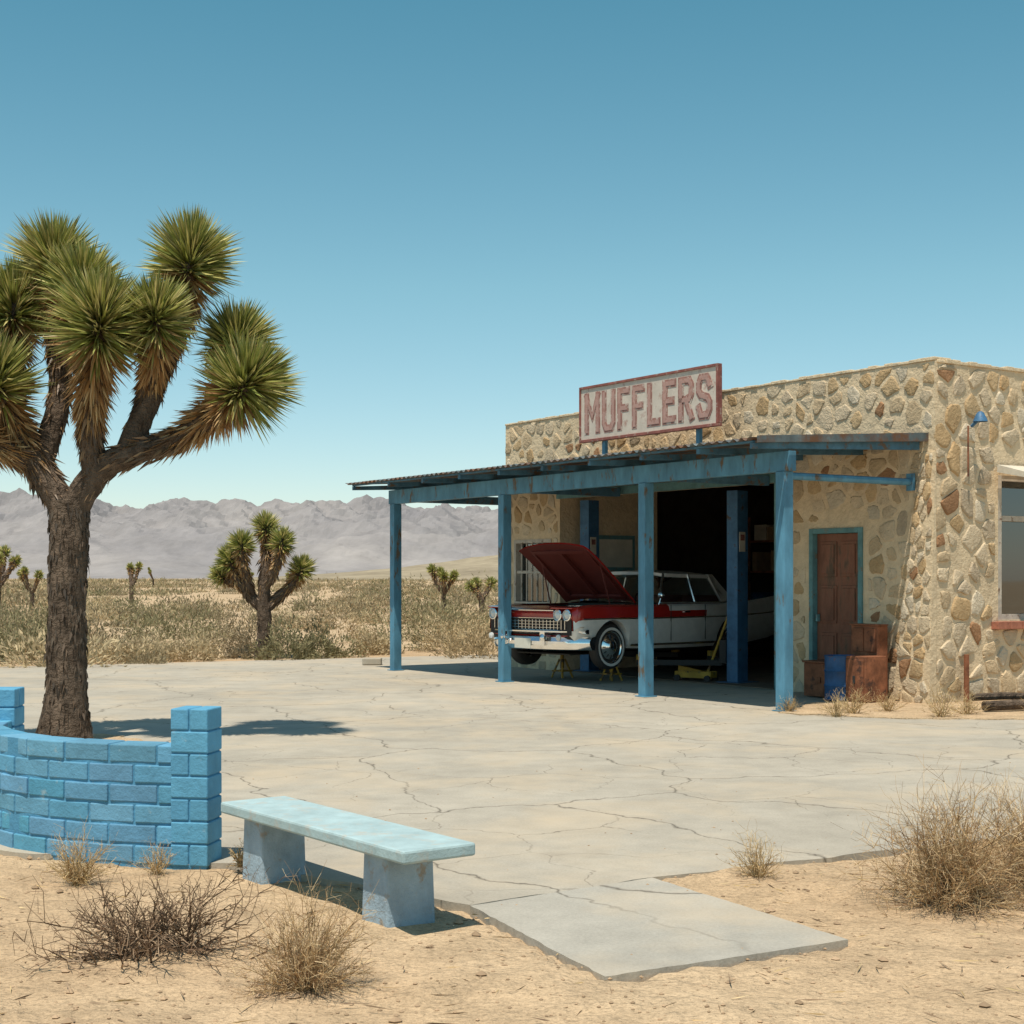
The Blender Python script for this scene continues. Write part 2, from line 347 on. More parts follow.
# ------------------------------------------------------------------ building
bld=empty('stone_garage_building',(C0.x,C0.y,0))
LEN,DEP,HT=9.90,9.0,4.36; TK=.28
wb=MB()
def fw(s0,s1,z0,z1): wb.box(s0,s1,-TK,0,z0,z1,0,W)
OP=(2.84,8.2,2.98); DR=(1.22,2.2,2.28); WN=(8.45,9.6,1.12,2.28)
fw(0,DR[0],0,HT); fw(DR[0],DR[1],DR[2],HT); fw(DR[1],OP[0],0,HT); fw(OP[0],OP[1],OP[2],HT); fw(OP[1],WN[0],0,HT)
fw(WN[0],WN[1],0,WN[2]); fw(WN[0],WN[1],WN[3],HT); fw(WN[1],LEN,0,HT)
RW=(1.22,2.9,1.05,2.95)
def Rb(t0,t1,z0,z1): wb.box(-TK,0,t0,t1,z0,z1,0,P_)
HR=4.33
Rb(TK,RW[0],0,HR); Rb(RW[0],RW[1],0,RW[2]); Rb(RW[0],RW[1],RW[3],HR); Rb(RW[1],DEP,0,HR)
wb.box(0,LEN,-DEP-TK,-DEP,0,4.2,0,W)
wb.box(LEN-TK,LEN,-DEP,-TK,0,4.28,0,W)
wb.build('walls',['mortar'],bld)
ib=MB(); ib.box(TK,LEN-TK,-DEP,-TK,3.86,4.0,0,W); ib.build('roof',['cream'],bld)
ib=MB(); ib.box(OP[1],OP[1]+.2,-2.15,-TK,0,3.85,0,W); ib.build('bay_side_wall',['mortar'],bld)
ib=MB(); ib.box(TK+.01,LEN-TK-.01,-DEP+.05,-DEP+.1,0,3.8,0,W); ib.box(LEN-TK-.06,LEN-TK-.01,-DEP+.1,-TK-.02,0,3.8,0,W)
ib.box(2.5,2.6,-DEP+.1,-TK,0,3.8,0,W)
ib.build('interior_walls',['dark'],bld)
ib=MB(); ib.box(2.62,LEN-TK-.08,-DEP+.12,-.02,.004,.014,0,W); ib.build('garage_floor',['intwall'],bld)
ib=MB(); rd=random.Random(8)
for z in (.5,1.1,1.7,2.3):
    ib.box(6.2,9.3,-5.9,-5.4,z,z+.04,0,W)
    s=6.25
    while s<9.2:
        b=rd.uniform(.15,.45); h=rd.uniform(.12,.42)
        if rd.random()<.8: ib.box(s,s+b-.03,-5.85,-5.45,z+.045,z+.045+h,rd.choice([1,2,3,4]),W)
        s+=b
for s in (6.2,7.7,9.26): ib.box(s,s+.04,-5.38,-5.34,0,2.8,0,W)
ib.build('shelving',['rust','cardboard','bluedrum','cream','dark'],bld)
# stones --------------------------------------------------------
PAL=[((.70,.56,.39),8),((.66,.50,.32),6),((.58,.40,.22),3),((.71,.60,.45),5),((.43,.24,.13),1),((.60,.48,.34),3),((.63,.45,.26),3)]
pal=[c for c,n in PAL for _ in range(n)]
def clip(poly,p,n):
    out=[]
    for i in range(len(poly)):
        a=poly[i];b=poly[(i+1)%len(poly)]
        da=(a[0]-p[0])*n[0]+(a[1]-p[1])*n[1]; db=(b[0]-p[0])*n[0]+(b[1]-p[1])*n[1]
        if da<=0: out.append(a)
        if da*db<0:
            t=da/(da-db); out.append((a[0]+(b[0]-a[0])*t,a[1]+(b[1]-a[1])*t))
    return out
def stones(F,W_,H_,holes,cell,seed,hmin,hmax,name,over=0.02,gap=.04,skip=.08,flip=False):
    rd=random.Random(seed); mb=MB(); nx=int(W_/cell)+1; ny=int(H_/(cell*.8))+1; cx=W_/nx; cy=H_/ny
    seeds={}
    for i in range(-1,nx+1):
        for j in range(-1,ny+1): seeds[i,j]=((i+.5+rd.uniform(-.55,.55)+(.25 if j%2 else -.25))*cx,(j+.5+rd.uniform(-.5,.5))*cy)
    for (i,j),s in seeds.items():
        if rd.random()<skip: continue
        if s[0]<0 or s[0]>W_ or s[1]<0 or s[1]>H_: continue
        poly=[(-over,-.05),(W_+over,-.05),(W_+over,H_),(-over,H_)]
        for a in range(-2,3):
            for b in range(-2,3):
                o=seeds.get((i+a,j+b))
                if o is None or (a==0 and b==0): continue
                n=(o[0]-s[0],o[1]-s[1]); poly=clip(poly,((s[0]+o[0])/2,(s[1]+o[1])/2),n)
                if len(poly)<3: break
            if len(poly)<3: break
        if len(poly)<3: continue
        bad=False
        for h in holes:
            if h[0]<s[0]<h[1] and h[2]<s[1]<h[3]: bad=True;break
            if s[0]<=h[0] and h[2]-.02<s[1]<h[3]+.02: poly=clip(poly,(h[0]-.0,0),(1,0))
            elif s[0]>=h[1] and h[2]-.02<s[1]<h[3]+.02: poly=clip(poly,(h[1],0),(-1,0))
            elif s[1]>=h[3] and h[0]-.3<s[0]<h[1]+.3: poly=clip(poly,(0,h[3]),(0,-1))
            elif s[1]<=h[2] and h[0]-.3<s[0]<h[1]+.3: poly=clip(poly,(0,h[2]),(0,1))
            if len(poly)<3: bad=True;break
        if bad or len(poly)<3: continue
        cxx=sum(p[0] for p in poly)/len(poly); cyy=sum(p[1] for p in poly)/len(poly)
        R_=sum(math.hypot(p[0]-cxx,p[1]-cyy) for p in poly)/len(poly)
        if R_<.05: continue
        k=max(.4,1-gap*rd.uniform(.3,1.9)/R_); poly=[(cxx+(p[0]-cxx)*k*rd.uniform(.90,1.0),cyy+(p[1]-cyy)*k*rd.uniform(.90,1.0)) for p in poly]
        for it in range(2):
            q=[];c_=.13 if it==0 else .25
            for a in range(len(poly)):
                p0=poly[a];p1=poly[(a+1)%len(poly)]
                q.append((p0[0]*(1-c_)+p1[0]*c_,p0[1]*(1-c_)+p1[1]*c_)); q.append((p0[0]*c_+p1[0]*(1-c_),p0[1]*c_+p1[1]*(1-c_)))
            poly=q
        poly=[(p[0]+rd.uniform(-.009,.009),p[1]+rd.uniform(-.009,.009)) for p in poly]
        h=rd.uniform(hmin,hmax); tx=rd.uniform(-.04,.04); ty=rd.uniform(-.04,.04); n=len(poly); vs=[];fs=[]
        for sc,hh in ((1.03,-.02),(1.0,h*.3),(.94,h*.85),(.80,h)):
            for p in poly:
                x=cxx+(p[0]-cxx)*sc; y=cyy+(p[1]-cyy)*sc
                vs.append(F(x,max(.001,hh+((x-cxx)*tx+(y-cyy)*ty)+rd.uniform(-.004,.004)) if hh>0 else hh,y))
        vs.append(F(cxx,h*1.0,cyy))
        for r in range(3):
            for a in range(n):
                b=(a+1)%n; fs.append((r*n+a,r*n+b,(r+1)*n+b,(r+1)*n+a))
        for a in range(n): fs.append((3*n+a,3*n+(a+1)%n,4*n))
        if not flip: fs=[tuple(reversed(f)) for f in fs]
        c=rd.choice(pal); m=rd.uniform(.87,1.06); mb.add(vs,fs,0,tuple(min(.85,x*m) for x in c))
    return mb.build(name,['stone'],bld,smooth=True,angle=50)
stones(W,LEN,HT,[(OP[0]-.04,OP[1]+.04,-1,OP[2]+.12),(DR[0]-.08,DR[1]+.08,-1,DR[2]+.08),(WN[0]-.06,WN[1]+.06,WN[2]-.06,WN[3]+.06)],.30,11,.006,.018,'front_stones')
stones(R,DEP,HR,[(RW[0]-.05,RW[1]+.05,RW[2]-.1,RW[3]+.1)],.33,5,.012,.032,'side_stones',flip=True)
pb=MB()
hexa(pb,[W(-.02,.002,0),W(.60,.002,0),W(-.02,.13,0),W(.60,.13,0),W(-.02,.002,3.2),W(.20,.002,3.2),W(-.02,.02,3.2),W(.20,.02,3.2)])
pb.build('corner_pier',['mortar'],bld)
def PF(s,o,z):
    k=z/3.2; return W(.0+s*(1-k*.64),.13*(1-k)+.02*k+o,z)
stones(PF,.60,3.2,[],.24,23,.01,.03,'pier_stones',over=.02,gap=.022)
cb=MB()
n=70
for i in range(n):
    a=i*LEN/n; cb.box(a-.001,a+LEN/n-.004,-TK-.02,.02+random.uniform(-.01,.012),HT+.002,HT+.03+random.uniform(0,.022),0,W)
n=60
for i in range(n):
    a=.03+i*(DEP-.03)/n; cb.box(-TK-.02,.02+random.uniform(-.01,.015),a,a+DEP/n-.004,HR+.002,HR+.035+random.uniform(0,.03),0,P_)
cb.build('parapet_cap',['mortar'],bld,bevel=.008)
d=MB(); d.box(OP[0]-.03,OP[1]+.03,.005,.06,OP[2]-.02,OP[2]+.11,0,W); d.box(OP[0]-.05,OP[0]+.03,-.2,.05,.0,OP[2]-.025,0,W)
d.build('bay_door_frame',['teal'],bld,bevel=.005)
d=MB(); f=.07
d.box(DR[0],DR[0]+f,-.15,.03,0,DR[2],0,W); d.box(DR[1]-f,DR[1],-.15,.03,0,DR[2],0,W); d.box(DR[0]+f+.002,DR[1]-f-.002,-.15,.03,DR[2]-f,DR[2]-.001,0,W)
d.box(DR[0]+f+.004,DR[1]-f-.004,-.1,-.06,.03,DR[2]-f-.004,1,W)
for a,b in ((.18,.85),(.98,1.5),(1.62,2.1)):
    for q0 in (DR[0]+.14,DR[0]+.53):
        d.box(q0,q0+.31,-.0595,-.045,a,b,1,W); d.box(q0+.04,q0+.27,-.0445,-.03,a+.04,b-.04,1,W)
d.box(DR[1]-.15,DR[1]-.12,-.04,.02,1.0,1.1,0,W)
d.build('entry_door',['teal','door'],bld,bevel=.004)
d=MB(); s0,s1,z0,z1=WN
for a in (s0,s1-.06): d.box(a,a+.06,-.12,.02,z0,z1,0,W)
d.box(s0+.062,s1-.062,-.12,.02,z0,z0+.06,0,W); d.box(s0+.062,s1-.062,-.12,.02,z1-.06,z1,0,W)
for k in range(1,7): a=s0+(s1-s0)*k/7; d.box(a-.012,a+.012,-.05,-.03,z0+.062,z1-.062,0,W)
d.box(s0+.062,s1-.062,-.027,-.006,1.68,1.73,0,W)
d.box(s0+.07,s1-.07,-.11,-.10,z0+.07,z1-.07,1,W); d.box(s0+.07,s1-.07,-.19,-.17,z0+.07,1.85,2,W)
d.build('barred_window',['frame','glass','cream'],bld)
d=MB()
d.box(-1.6,-.75,.004,.05,1.72,2.35,0,lambda a,b,c: W(OP[1]-b,a,c)); d.box(-1.54,-.81,.052,.056,1.79,2.28,1,lambda a,b,c: W(OP[1]-b,a,c))
d.build('office_window',['teal','cream'],bld)
d=MB(); t0,t1,z0,z1=RW
for a in (t0,t1-.07,(t0+t1)/2-.03): d.box(-.14,.0,a,a+.07,z0,z1,0,P_)
for z in (z0,z1-.07,2.35): d.box(-.13,-.01,t0+.001,t1-.001,z,z+.07,0,P_)
d.box(-.10,-.09,t0+.02,t1-.02,z0+.02,z1-.02,1,P_)
d.build('side_window',['frame','glass'],bld)
d=MB()
for k in range(8):
    a=t0-.14+k*.245; d.box(.0,.12,a,a+.235,z0-.12,z0-.02,0,P_)
d.build('window_sill_bricks',['redbrick'],bld,bevel=.006)
d=MB(); d.box(-.9,-.88,t0-.2,t1+.2,.6,3.2,0,P_); d.build('window_backing_sheet',['dark'],bld)  # flat dark sheet set back behind the side window
d=MB(); hexa(d,[P_(.065,t0-.1,2.98),P_(.65,t0-.1,2.86),P_(.065,t1+.1,2.98),P_(.65,t1+.1,2.86),P_(.065,t0-.1,3.08),P_(.65,t0-.1,2.92),P_(.065,t1+.1,3.08),P_(.65,t1+.1,2.92)])
d.build('window_awning',['cream'],bld)
d=MB(); q=lambda o,t,z: Vector(P_(o,t,z))
d.tube([q(.09,.52,2.9),q(.09,.52,3.55)],.012,6,1); d.tube([q(.06,.62,3.55),q(.22,.62,3.66)],.022,6,0)
d.lathe(q(.20,.62,3.68),(0,0,-1),[(.02,-.05),(.045,-.03),(.08,.04),(.095,.08)],14,0)
d.build('wall_lamp',['liftblue','rust'],bld,smooth=True)
d=MB(); d.tube([q(.08,.5,0),q(.08,.5,.62)],.035,8,0); d.build('standpipe',['rust'],bld)
# ------------------------------------------------------------------ canopy
cn=empty('blue_metal_canopy',W(5,2.28,0))
d=MB(); PW=2.28
for s in (.34,2.99,6.46,9.90):
    d.box(s-.075,s+.075,PW-.075,PW+.075,.012,2.878,0,W); d.box(s-.11,s+.11,PW-.11,PW+.11,0.002,.014,0,W)
d.build('posts',['bluepaint'],cn,bevel=.008)
d=MB(); d.box(.20,10.05,PW-.06,PW+.06,2.88,3.12,0,W)
d.build('front_beam',['bluepaint'],cn,bevel=.006)
def rz(w_): return 3.40-.17*w_/2.98
d=MB()
ss=[.24]+[1.2+i*1.12 for i in range(8)]+[10.3]
for s in ss:
    w0,w1=.05,2.9
    hexa(d,[W(s-.03,w0,rz(w0)-.16),W(s+.03,w0,rz(w0)-.16),W(s-.03,w1,3.12),W(s+.03,w1,3.12),W(s-.03,w0,rz(w0)-.05),W(s+.03,w0,rz(w0)-.05),W(s-.03,w1,rz(w1)-.05),W(s+.03,w1,rz(w1)-.05)])
for w0 in (.03,1.1,2.86): d.box(.22,10.33,w0,w0+.04,rz(w0)-.048,rz(w0)-.025,0,W)
d.build('rafters',['beam'],cn)
d=MB()
for s in (2.99,6.46,9.9): d.box(s-.05,s+.05,.07,PW-.062,2.92,3.06,0,W)
d.build('cross_beams',['beam'],cn,bevel=.005)
d=MB(); d.tube([W(.34,PW-.08,2.83),W(.34,.06,2.83)],.045,8,0); d.box(.28,.40,.055,.085,2.72,2.94,0,W)
d.build('side_brace',['bluepaint'],cn)
d=MB(); V=[];Fc=[];n=560
for i in range(n+1):
    s=.17+(10.42-.17)*i/n; a=.016*math.sin(2*math.pi*s/.146)
    for w0 in (.0,1.5,2.98+.012*math.sin(i*.9)): V.append(W(s,w0,rz(w0)+a))
    for w0 in (.0,1.5,2.98): V.append(W(s,w0,rz(w0)+a-.006))
for i in range(n):
    o=i*6;p=o+6
    Fc+= [(o,o+1,p+1,p),(o+1,o+2,p+2,p+1),(o+3,p+3,p+4,o+4),(o+4,p+4,p+5,o+5),(o+2,o+5,p+5,p+2)]
d.add(V,Fc,0); d.build('corrugated_roof',['corr'],cn,smooth=True,angle=60)
d=MB(); hexa(d,[W(.10,.01,rz(0)-.06),W(.15,.01,rz(0)-.06),W(.10,2.9,rz(2.9)-.05),W(.15,2.9,rz(2.9)-.05),W(.10,.01,rz(0)+.05),W(.15,.01,rz(0)+.05),W(.10,2.9,rz(2.9)+.03),W(.15,2.9,rz(2.9)+.03)])
d.build('side_fascia',['corr'],cn)
# ------------------------------------------------------------------ sign
sg=empty('mufflers_sign',W(5.2,.5,3.8))
d=MB(); s0,s1,z0,z1=3.53,6.87,3.82,4.68
d.box(s0,s1,.47,.53,z0,z1,0,W)
for a in ((s0-.02,s1+.02,z0-.025,z0+.02),(s0-.02,s1+.02,z1-.02,z1+.02)): d.box(a[0],a[1],.46,.55,a[2],a[3],1,W)
for a in (s0-.021,s1-.015): d.box(a,a+.035,.459,.551,z0+.021,z1-.021,1,W)
d.build('board',['signw','signr'],sg,bevel=.004)
d=MB()
for s in (4.05,6.35): d.box(s-.04,s+.04,.40,.458,3.38,4.5,0,W)
d.build('sign_posts',['bluepaint'],sg)
def stroke_letters(txt,x0,cw,hgt,gap):
    out=[]; x=x0
    for ch in txt:
        w_=cw*(1.25 if ch=='M' else .86 if ch in 'FLE' else 1.0)
        if ch=='M': L=[[(0,0),(0,1)],[(0,1),(.5,.40),(1,1)],[(1,1),(1,0)]]
        elif ch=='U': L=[[(0,1),(0,.16),(.2,0),(.8,0),(1,.16),(1,1)]]
        elif ch=='F': L=[[(0,0),(0,1),(1,1)],[(0,.52),(.8,.52)]]
        elif ch=='L': L=[[(0,1),(0,0),(1,0)]]
        elif ch=='E': L=[[(1,1),(0,1),(0,0),(1,0)],[(0,.52),(.8,.52)]]
        elif ch=='R': L=[[(0,0),(0,1),(.8,1),(1,.86),(1,.62),(.8,.48),(0,.48)],[(.5,.48),(1,0)]]
        elif ch=='S': L=[[(1,.80),(.8,1),(.2,1),(0,.86),(0,.66),(.2,.54),(.8,.46),(1,.34),(1,.15),(.8,0),(.2,0),(0,.20)]]
        for l in L: out.append([(x+p[0]*w_,p[1]*hgt) for p in l])
        x+=w_+gap
    return out,x
def ribbon(mb,line,th,o0,o1,mat,F):
    n=len(line); L=[];Rr=[]
    for i in range(n):
        p=Vector(line[i])
        if i==0: t=(Vector(line[1])-p).normalized(); m=Vector((-t.y,t.x)); p=p-t*th*.5; k=1
        elif i==n-1: t=(p-Vector(line[-2])).normalized(); m=Vector((-t.y,t.x)); p=p+t*th*.5; k=1
        else:
            a=(p-Vector(line[i-1])).normalized(); b=(Vector(line[i+1])-p).normalized(); na=Vector((-a.y,a.x)); nb=Vector((-b.y,b.x)); m=(na+nb).normalized(); k=min(1.6,1/max(.3,m.dot(na)))
        L.append(p+m*th*.5*k); Rr.append(p-m*th*.5*k)
    vs=[F(q.x,o1,q.y) for q in L]+[F(q.x,o1,q.y) for q in Rr]+[F(q.x,o0,q.y) for q in L]+[F(q.x,o0,q.y) for q in Rr]
    fs=[]
    for i in range(n-1):
        fs+=[(i,i+1,n+i+1,n+i),(i,2*n+i,2*n+i+1,i+1),(n+i,n+i+1,3*n+i+1,3*n+i)]
    mb.add(vs,fs,mat)
SF=lambda x,o,z: W(s1-.17-x,.53+o,z0+.155+z)
letters,xe=stroke_letters('MUFFLERS',0,.235,.55,.165)
kx=(s1-s0-.34)/(xe-.165)
d=MB()
for i,l in enumerate(letters):
    l=[(p[0]*kx,p[1]) for p in l]
    ribbon(d,l,.125,.001,.003+i*.0003,0,SF); ribbon(d,l,.065,.0085,.0095+i*.0003,1,SF)
d.build('lettering',['signp','signl'],sg)
# ------------------------------------------------------------------ car
FD=Vector((-.712,-.702,0)).normalized(); LD=Vector((-FD.y,FD.x,0)); CO=Vector((2.12,24.70,.21))
def K(x,y,z): p=CO+FD*x+LD*y; return (p.x,p.y,p.z+z)
car=empty('parked_car',CO)
st=[(2.58,.90,.84,.90,.50),(2.52,.955,.90,.955,.42),(2.3,.985,.955,.985,.34),(1.8,.99,1.0,.985,.30),(.9,.99,1.02,.975,.26),(0,.99,1.0,.975,.25),(-1.0,.99,.99,.975,.25),(-1.7,.985,.985,1.0,.28),(-2.3,.97,.95,1.03,.34),(-2.65,.94,.90,1.02,.42),(-2.76,.88,.82,.96,.50)]
sx=[s[0] for s in st][::-1]
def sp(x): return [float(np.interp(x,sx,[s[k] for s in st][::-1])) for k in range(1,5)]
AR=.40
xl=[2.58,2.55,2.52,2.42,2.29,-2.76,-2.72,-2.65,.97,.45,-.9,-1.25]+list(np.linspace(-2.55,2.25,22))
for ax in (1.8,-1.18): xl+= [ax+AR*math.cos(t) for t in np.linspace(0,math.pi,17)]+[ax+AR+.004,ax-AR-.004]
xsn=[]
for x in sorted(xl,reverse=True):
    if not xsn or xsn[-1]-x>.0035: xsn.append(x)
d=MB(); rows=[]
for x in xsn:
    w_,zt,zs,zb=sp(x); ar=None
    for ax in (1.8,-1.18):
        if abs(x-ax)<=AR: ar=.345+math.sqrt(max(0,AR*AR-(x-ax)**2))
    z5,z6=zs-.30,zs-.225
    za=max(zb+.03,ar) if ar else zb+.03
    def cl(z,k): return max(z,za+.002*k)
    half=[(0,zb),(w_*(.60 if ar else .72),zb),(w_*(.86 if ar else .90),za),(w_*.965,cl(zb+.12,1) if not ar else max(za+.004,zb+.12)),(w_*.99,cl(zb+.26,3)),(w_,cl(z5,4)),(w_*.985,cl(z6,5)),(w_*.985,cl(zs-.205,6)),(w_*.995,zs-.10),(w_*.975,zs-.03),(w_*.93,zs),(w_*.86,zs-.005),(w_*.74,(zs+zt)/2-.012),(w_*.4,zt+.005),(0,zt+.012)]
    ring=half+[(-y,z) for y,z in half[-2:0:-1]]
    rows.append([K(x,y,z) for y,z in ring])
nr=len(rows[0]); vs=[p for r in rows for p in r]; fs=[];ms=[]
for i in range(len(rows)-1):
    for k in range(nr):
        k2=(k+1)%nr; kk=k if k<14 else nr-1-k
        xm=(xsn[i]+xsn[i+1])/2
        if kk>=12 and (.97<xm<2.29 or -1.25<xm<.45): continue
        fs.append((i*nr+k,(i+1)*nr+k,(i+1)*nr+k2,i*nr+k2))
        ms.append(2 if kk<=1 else 1 if (kk>=7 and xm>.45) or (kk==7 and xm>-.4) else 0)
fs.append(tuple(range(nr))); ms.append(1); fs.append(tuple(reversed(range((len(rows)-1)*nr,len(rows)*nr)))); ms.append(0)
d.add(vs,fs,ms); d.build('body',['white','red','under'],car,smooth=True,angle=38)
d=MB()
for (a,b) in ((.972,2.288),(-1.248,.448)):
    d.box(a,b,-.725,-.715,.45,.955,0,K); d.box(a,b,.715,.725,.45,.955,0,K); d.box(a,a+.01,-.714,.714,.45,.985,0,K); d.box(b-.01,b,-.714,.714,.45,.945,0,K); d.box(a,b,-.72,.72,.43,.448,0,K)
d.build('liners',['under'],car)
d=MB(); d.box(1.1,2.1,-.28,.28,.555,.86,0,K); d.lathe((1.5,0,.86),(0,0,1),[(.0,.10),(.2,.10),(.2,.0)],18,1,K); d.box(2.1,2.2,-.4,.4,.56,.93,0,K); d.box(1.1,1.35,.38,.6,.6,.85,0,K)
d.build('engine',['under','chrome'],car)
ang=math.radians(39)
def HK(l,y,h): return K(.97+l*math.cos(ang)-h*math.sin(ang), y, 1.04+l*math.sin(ang)+h*math.cos(ang))
d=MB(); nl,nw=10,12; top=[];bot=[]
for i in range(nl+1):
    l=1.42*i/nl
    for j in range(nw+1):
        y=-.74+1.48*j/nw; cr=.06*(1-(y/.74)**2)-.05*(i/nl)**4-(.03 if abs(y)>.73 else 0)
        top.append(HK(l-.06*(y/.74)**2*(i/nl),y,cr)); bot.append(HK(l-.06*(y/.74)**2*(i/nl),y,cr-.03))
o=(nl+1)*(nw+1); fs=[];ms=[]
for i in range(nl):
    for j in range(nw):
        a=i*(nw+1)+j; fs.append((a,a+nw+1,a+nw+2,a+1)); ms.append(0); fs.append((o+a,o+a+1,o+a+nw+2,o+a+nw+1)); ms.append(1)
edge=[j for j in range(nw+1)]+[i*(nw+1)+nw for i in range(1,nl+1)]+[nl*(nw+1)+j for j in range(nw-1,-1,-1)]+[i*(nw+1) for i in range(nl-1,0,-1)]
for a,b in zip(edge,edge[1:]+edge[:1]): fs.append((a,b,o+b,o+a)); ms.append(0)
d.add(top+bot,fs,ms)
for y0,y1,l0,l1 in ((-.6,-.55,.1,1.3),(.55,.6,.1,1.3),(-.55,.55,.1,.15),(-.55,.55,1.2,1.27),(-.03,.03,.15,1.2)):
    d.box(l0,l1,y0,y1,-.045,.02 if abs(y0)<.1 else -.0,1,HK)
d.tube([HK(.9,.62,-.02),K(1.45,.64,.9)],.012,6,1); d.tube([HK(.9,-.62,-.02),K(1.45,-.64,.9)],.012,6,1)
d.build('hood',['red','hoodin'],car,smooth=True)
A0=[(.92,0,1.03),(.88,.35,1.03),(.74,.62,1.02),(.50,.80,1.0)]; A1=[(.40,0,1.475),(.38,.3,1.47),(.32,.5,1.46),(.22,.63,1.445)]
B0=[(-1.78,0,1.0),(-1.74,.35,1.0),(-1.62,.62,.995),(-1.35,.78,.985)]; B1=[(-1.2,0,1.45),(-1.18,.3,1.445),(-1.12,.5,1.43),(-1.02,.61,1.42)]
def sym(L): return [(a,-b,c) for a,b,c in reversed(L[1:])]+L
d=MB()
for P0,P1,rev in ((sym(A0),sym(A1),0),(sym(B0),sym(B1),1)):
    vs=[K(*p) for p in P0]+[K(*p) for p in P1]; n=len(P0)
    d.add(vs,[((i,i+1,n+i+1,n+i) if not rev else (i,n+i,n+i+1,i+1)) for i in range(n-1)],0)
for sy in (1,-1):
    vs=[K(.48,sy*.805,1.0),K(-1.33,sy*.785,.985),K(-1.0,sy*.62,1.42),K(.21,sy*.64,1.445)]
    d.add(vs,[(0,1,2,3)],0)
d.build('windows',['carglass'],car,smooth=True)
d=MB(); nx_,ny_=12,12; vs=[];lo=[]
for i in range(nx_+1):
    u_=i/nx_
    for j in range(ny_+1):
        v=-1+2*j/ny_
        xf=.43-.2*abs(v)**2.5; xb=-1.23+.2*abs(v)**2.5; x=xf+(xb-xf)*u_
        z=1.475+.05*(1-v*v)*(1-(2*u_-1)**2*.8)+.01-.03*u_-.02*abs(v)**4
        y=v*(.67-.02*u_)
        vs.append(K(x,y,z)); lo.append(K(x,y*.99,z-.055))
o=(nx_+1)*(ny_+1); fs=[]
for i in range(nx_):
    for j in range(ny_):
        a=i*(ny_+1)+j; fs+=[(a,a+1,a+ny_+2,a+ny_+1),(o+a,o+a+ny_+1,o+a+ny_+2,o+a+1)]
ed=[j for j in range(ny_+1)]+[i*(ny_+1)+ny_ for i in range(1,nx_+1)]+[nx_*(ny_+1)+j for j in range(ny_-1,-1,-1)]+[i*(ny_+1) for i in range(nx_-1,0,-1)]
for a,b in zip(ed,ed[1:]+ed[:1]): fs.append((a,o+a,o+b,b))
d.add(vs+lo,fs,0); fixn(d.build('roof',['white'],car,smooth=True,angle=60))
d=MB()
for sy in (1,-1):
    d.tube([K(.50,sy*.81,.99),K(.22,sy*.65,1.46)],.022,6,1)
    d.tube([K(-.42,sy*.80,.99),K(-.40,sy*.65,1.46)],.02,6,1)
    d.tube([K(.48,sy*.82,1.0),K(-1.4,sy*.80,.99)],.014,6,1)
    hexa(d,[K(-1.14,sy*.755,.98),K(-1.52,sy*.74,.98),K(-1.14,sy*.80,.98),K(-1.52,sy*.78,.98),K(-.94,sy*.60,1.45),K(-1.14,sy*.55,1.45),K(-.94,sy*.65,1.45),K(-1.14,sy*.59,1.45)],0)
d.build('pillars',['white','chrome'],car)
d=MB(); d.box(-.1,.35,-.7,.7,.56,.72,0,K); d.box(-.22,-.1,-.7,.7,.56,1.08,0,K); d.box(-1.1,-.75,-.7,.7,.56,.75,0,K); d.box(-1.22,-1.1,-.7,.7,.56,1.1,0,K); d.box(.46,.7,-.72,.72,.8,1.0,1,K)
d.lathe((.32,.35,1.0),(-.9,0,.45),[(.17,0),(.19,.01),(.19,-.01),(.17,0)],20,1,K)
d.build('interior',['seat','under'],car,bevel=.02)
d=MB(); d.box(-2.4,2.3,-.56,.56,.22,.24,0,K); d.tube([K(1.8,-.7,.34),K(1.8,.7,.34)],.05,8,0); d.tube([K(-1.18,-.7,.34),K(-1.18,.7,.34)],.06,8,0); d.build('chassis',['under'],car)
for wn,(ax,sy) in enumerate(((1.8,1),(-1.18,1),(1.8,-1),(-1.18,-1))):
    d=MB(); prof=[(.20,-.10),(.30,-.105),(.335,-.08),(.345,-.03),(.345,.03),(.335,.07),(.31,.085),(.295,.088),(.255,.086),(.235,.078),(.222,.065),(.19,.055),(.17,.07),(.12,.085),(.10,.11),(.05,.125),(.001,.13)]
    d.lathe((ax,sy*.87,.345),(0,sy,0),prof,40,[0,0,0,0,0,0,0,2,0,1,3,1,1,1,1,1],K)
    for k in range(12):
        a=2*math.pi*k/12; d.tube([K(ax+.13*math.cos(a),sy*(.87+.085),.345+.13*math.sin(a)),K(ax+.18*math.cos(a),sy*(.87+.068),.345+.18*math.sin(a))],.007,4,3)
    d.build('wheel_%d'%(wn+1),['black','chrome','ww','under'],car,smooth=True,angle=50)
d=MB()
def bar(zc,h,dep,x0,xe,wd,mat,seg=20):
    prof=[(0,-h/2),(dep*.6,-h*.42),(dep,-h*.1),(dep,h*.15),(dep*.55,h*.45),(0,h/2)]
    vs=[];n=len(prof)
    for i in range(seg+1):
        v=-1+2*i/seg; x=x0-(x0-xe)*abs(v)**3.2
        for a,b in prof: vs.append(K(x+a,v*wd,zc+b))
    fs=[(i*n+k,(i+1)*n+k,(i+1)*n+k+1,i*n+k+1) for i in range(seg) for k in range(n-1)]+[(i*n+n-1,(i+1)*n+n-1,(i+1)*n,i*n) for i in range(seg)]
    fs+=[tuple(range(n)),tuple(reversed(range(seg*n,seg*n+n)))]
    d.add(vs,fs,mat)
bar(.41,.21,.12,2.62,2.25,1.03,0); bar(.585,.07,.09,2.61,2.36,1.01,0)
for z in (.645,.69,.735): bar(z,.018,.03,2.60,2.50,.84,0)
for y in np.linspace(-.75,.75,21): d.box(2.596,2.615,y-.005,y+.005,.62,.76,0,K)
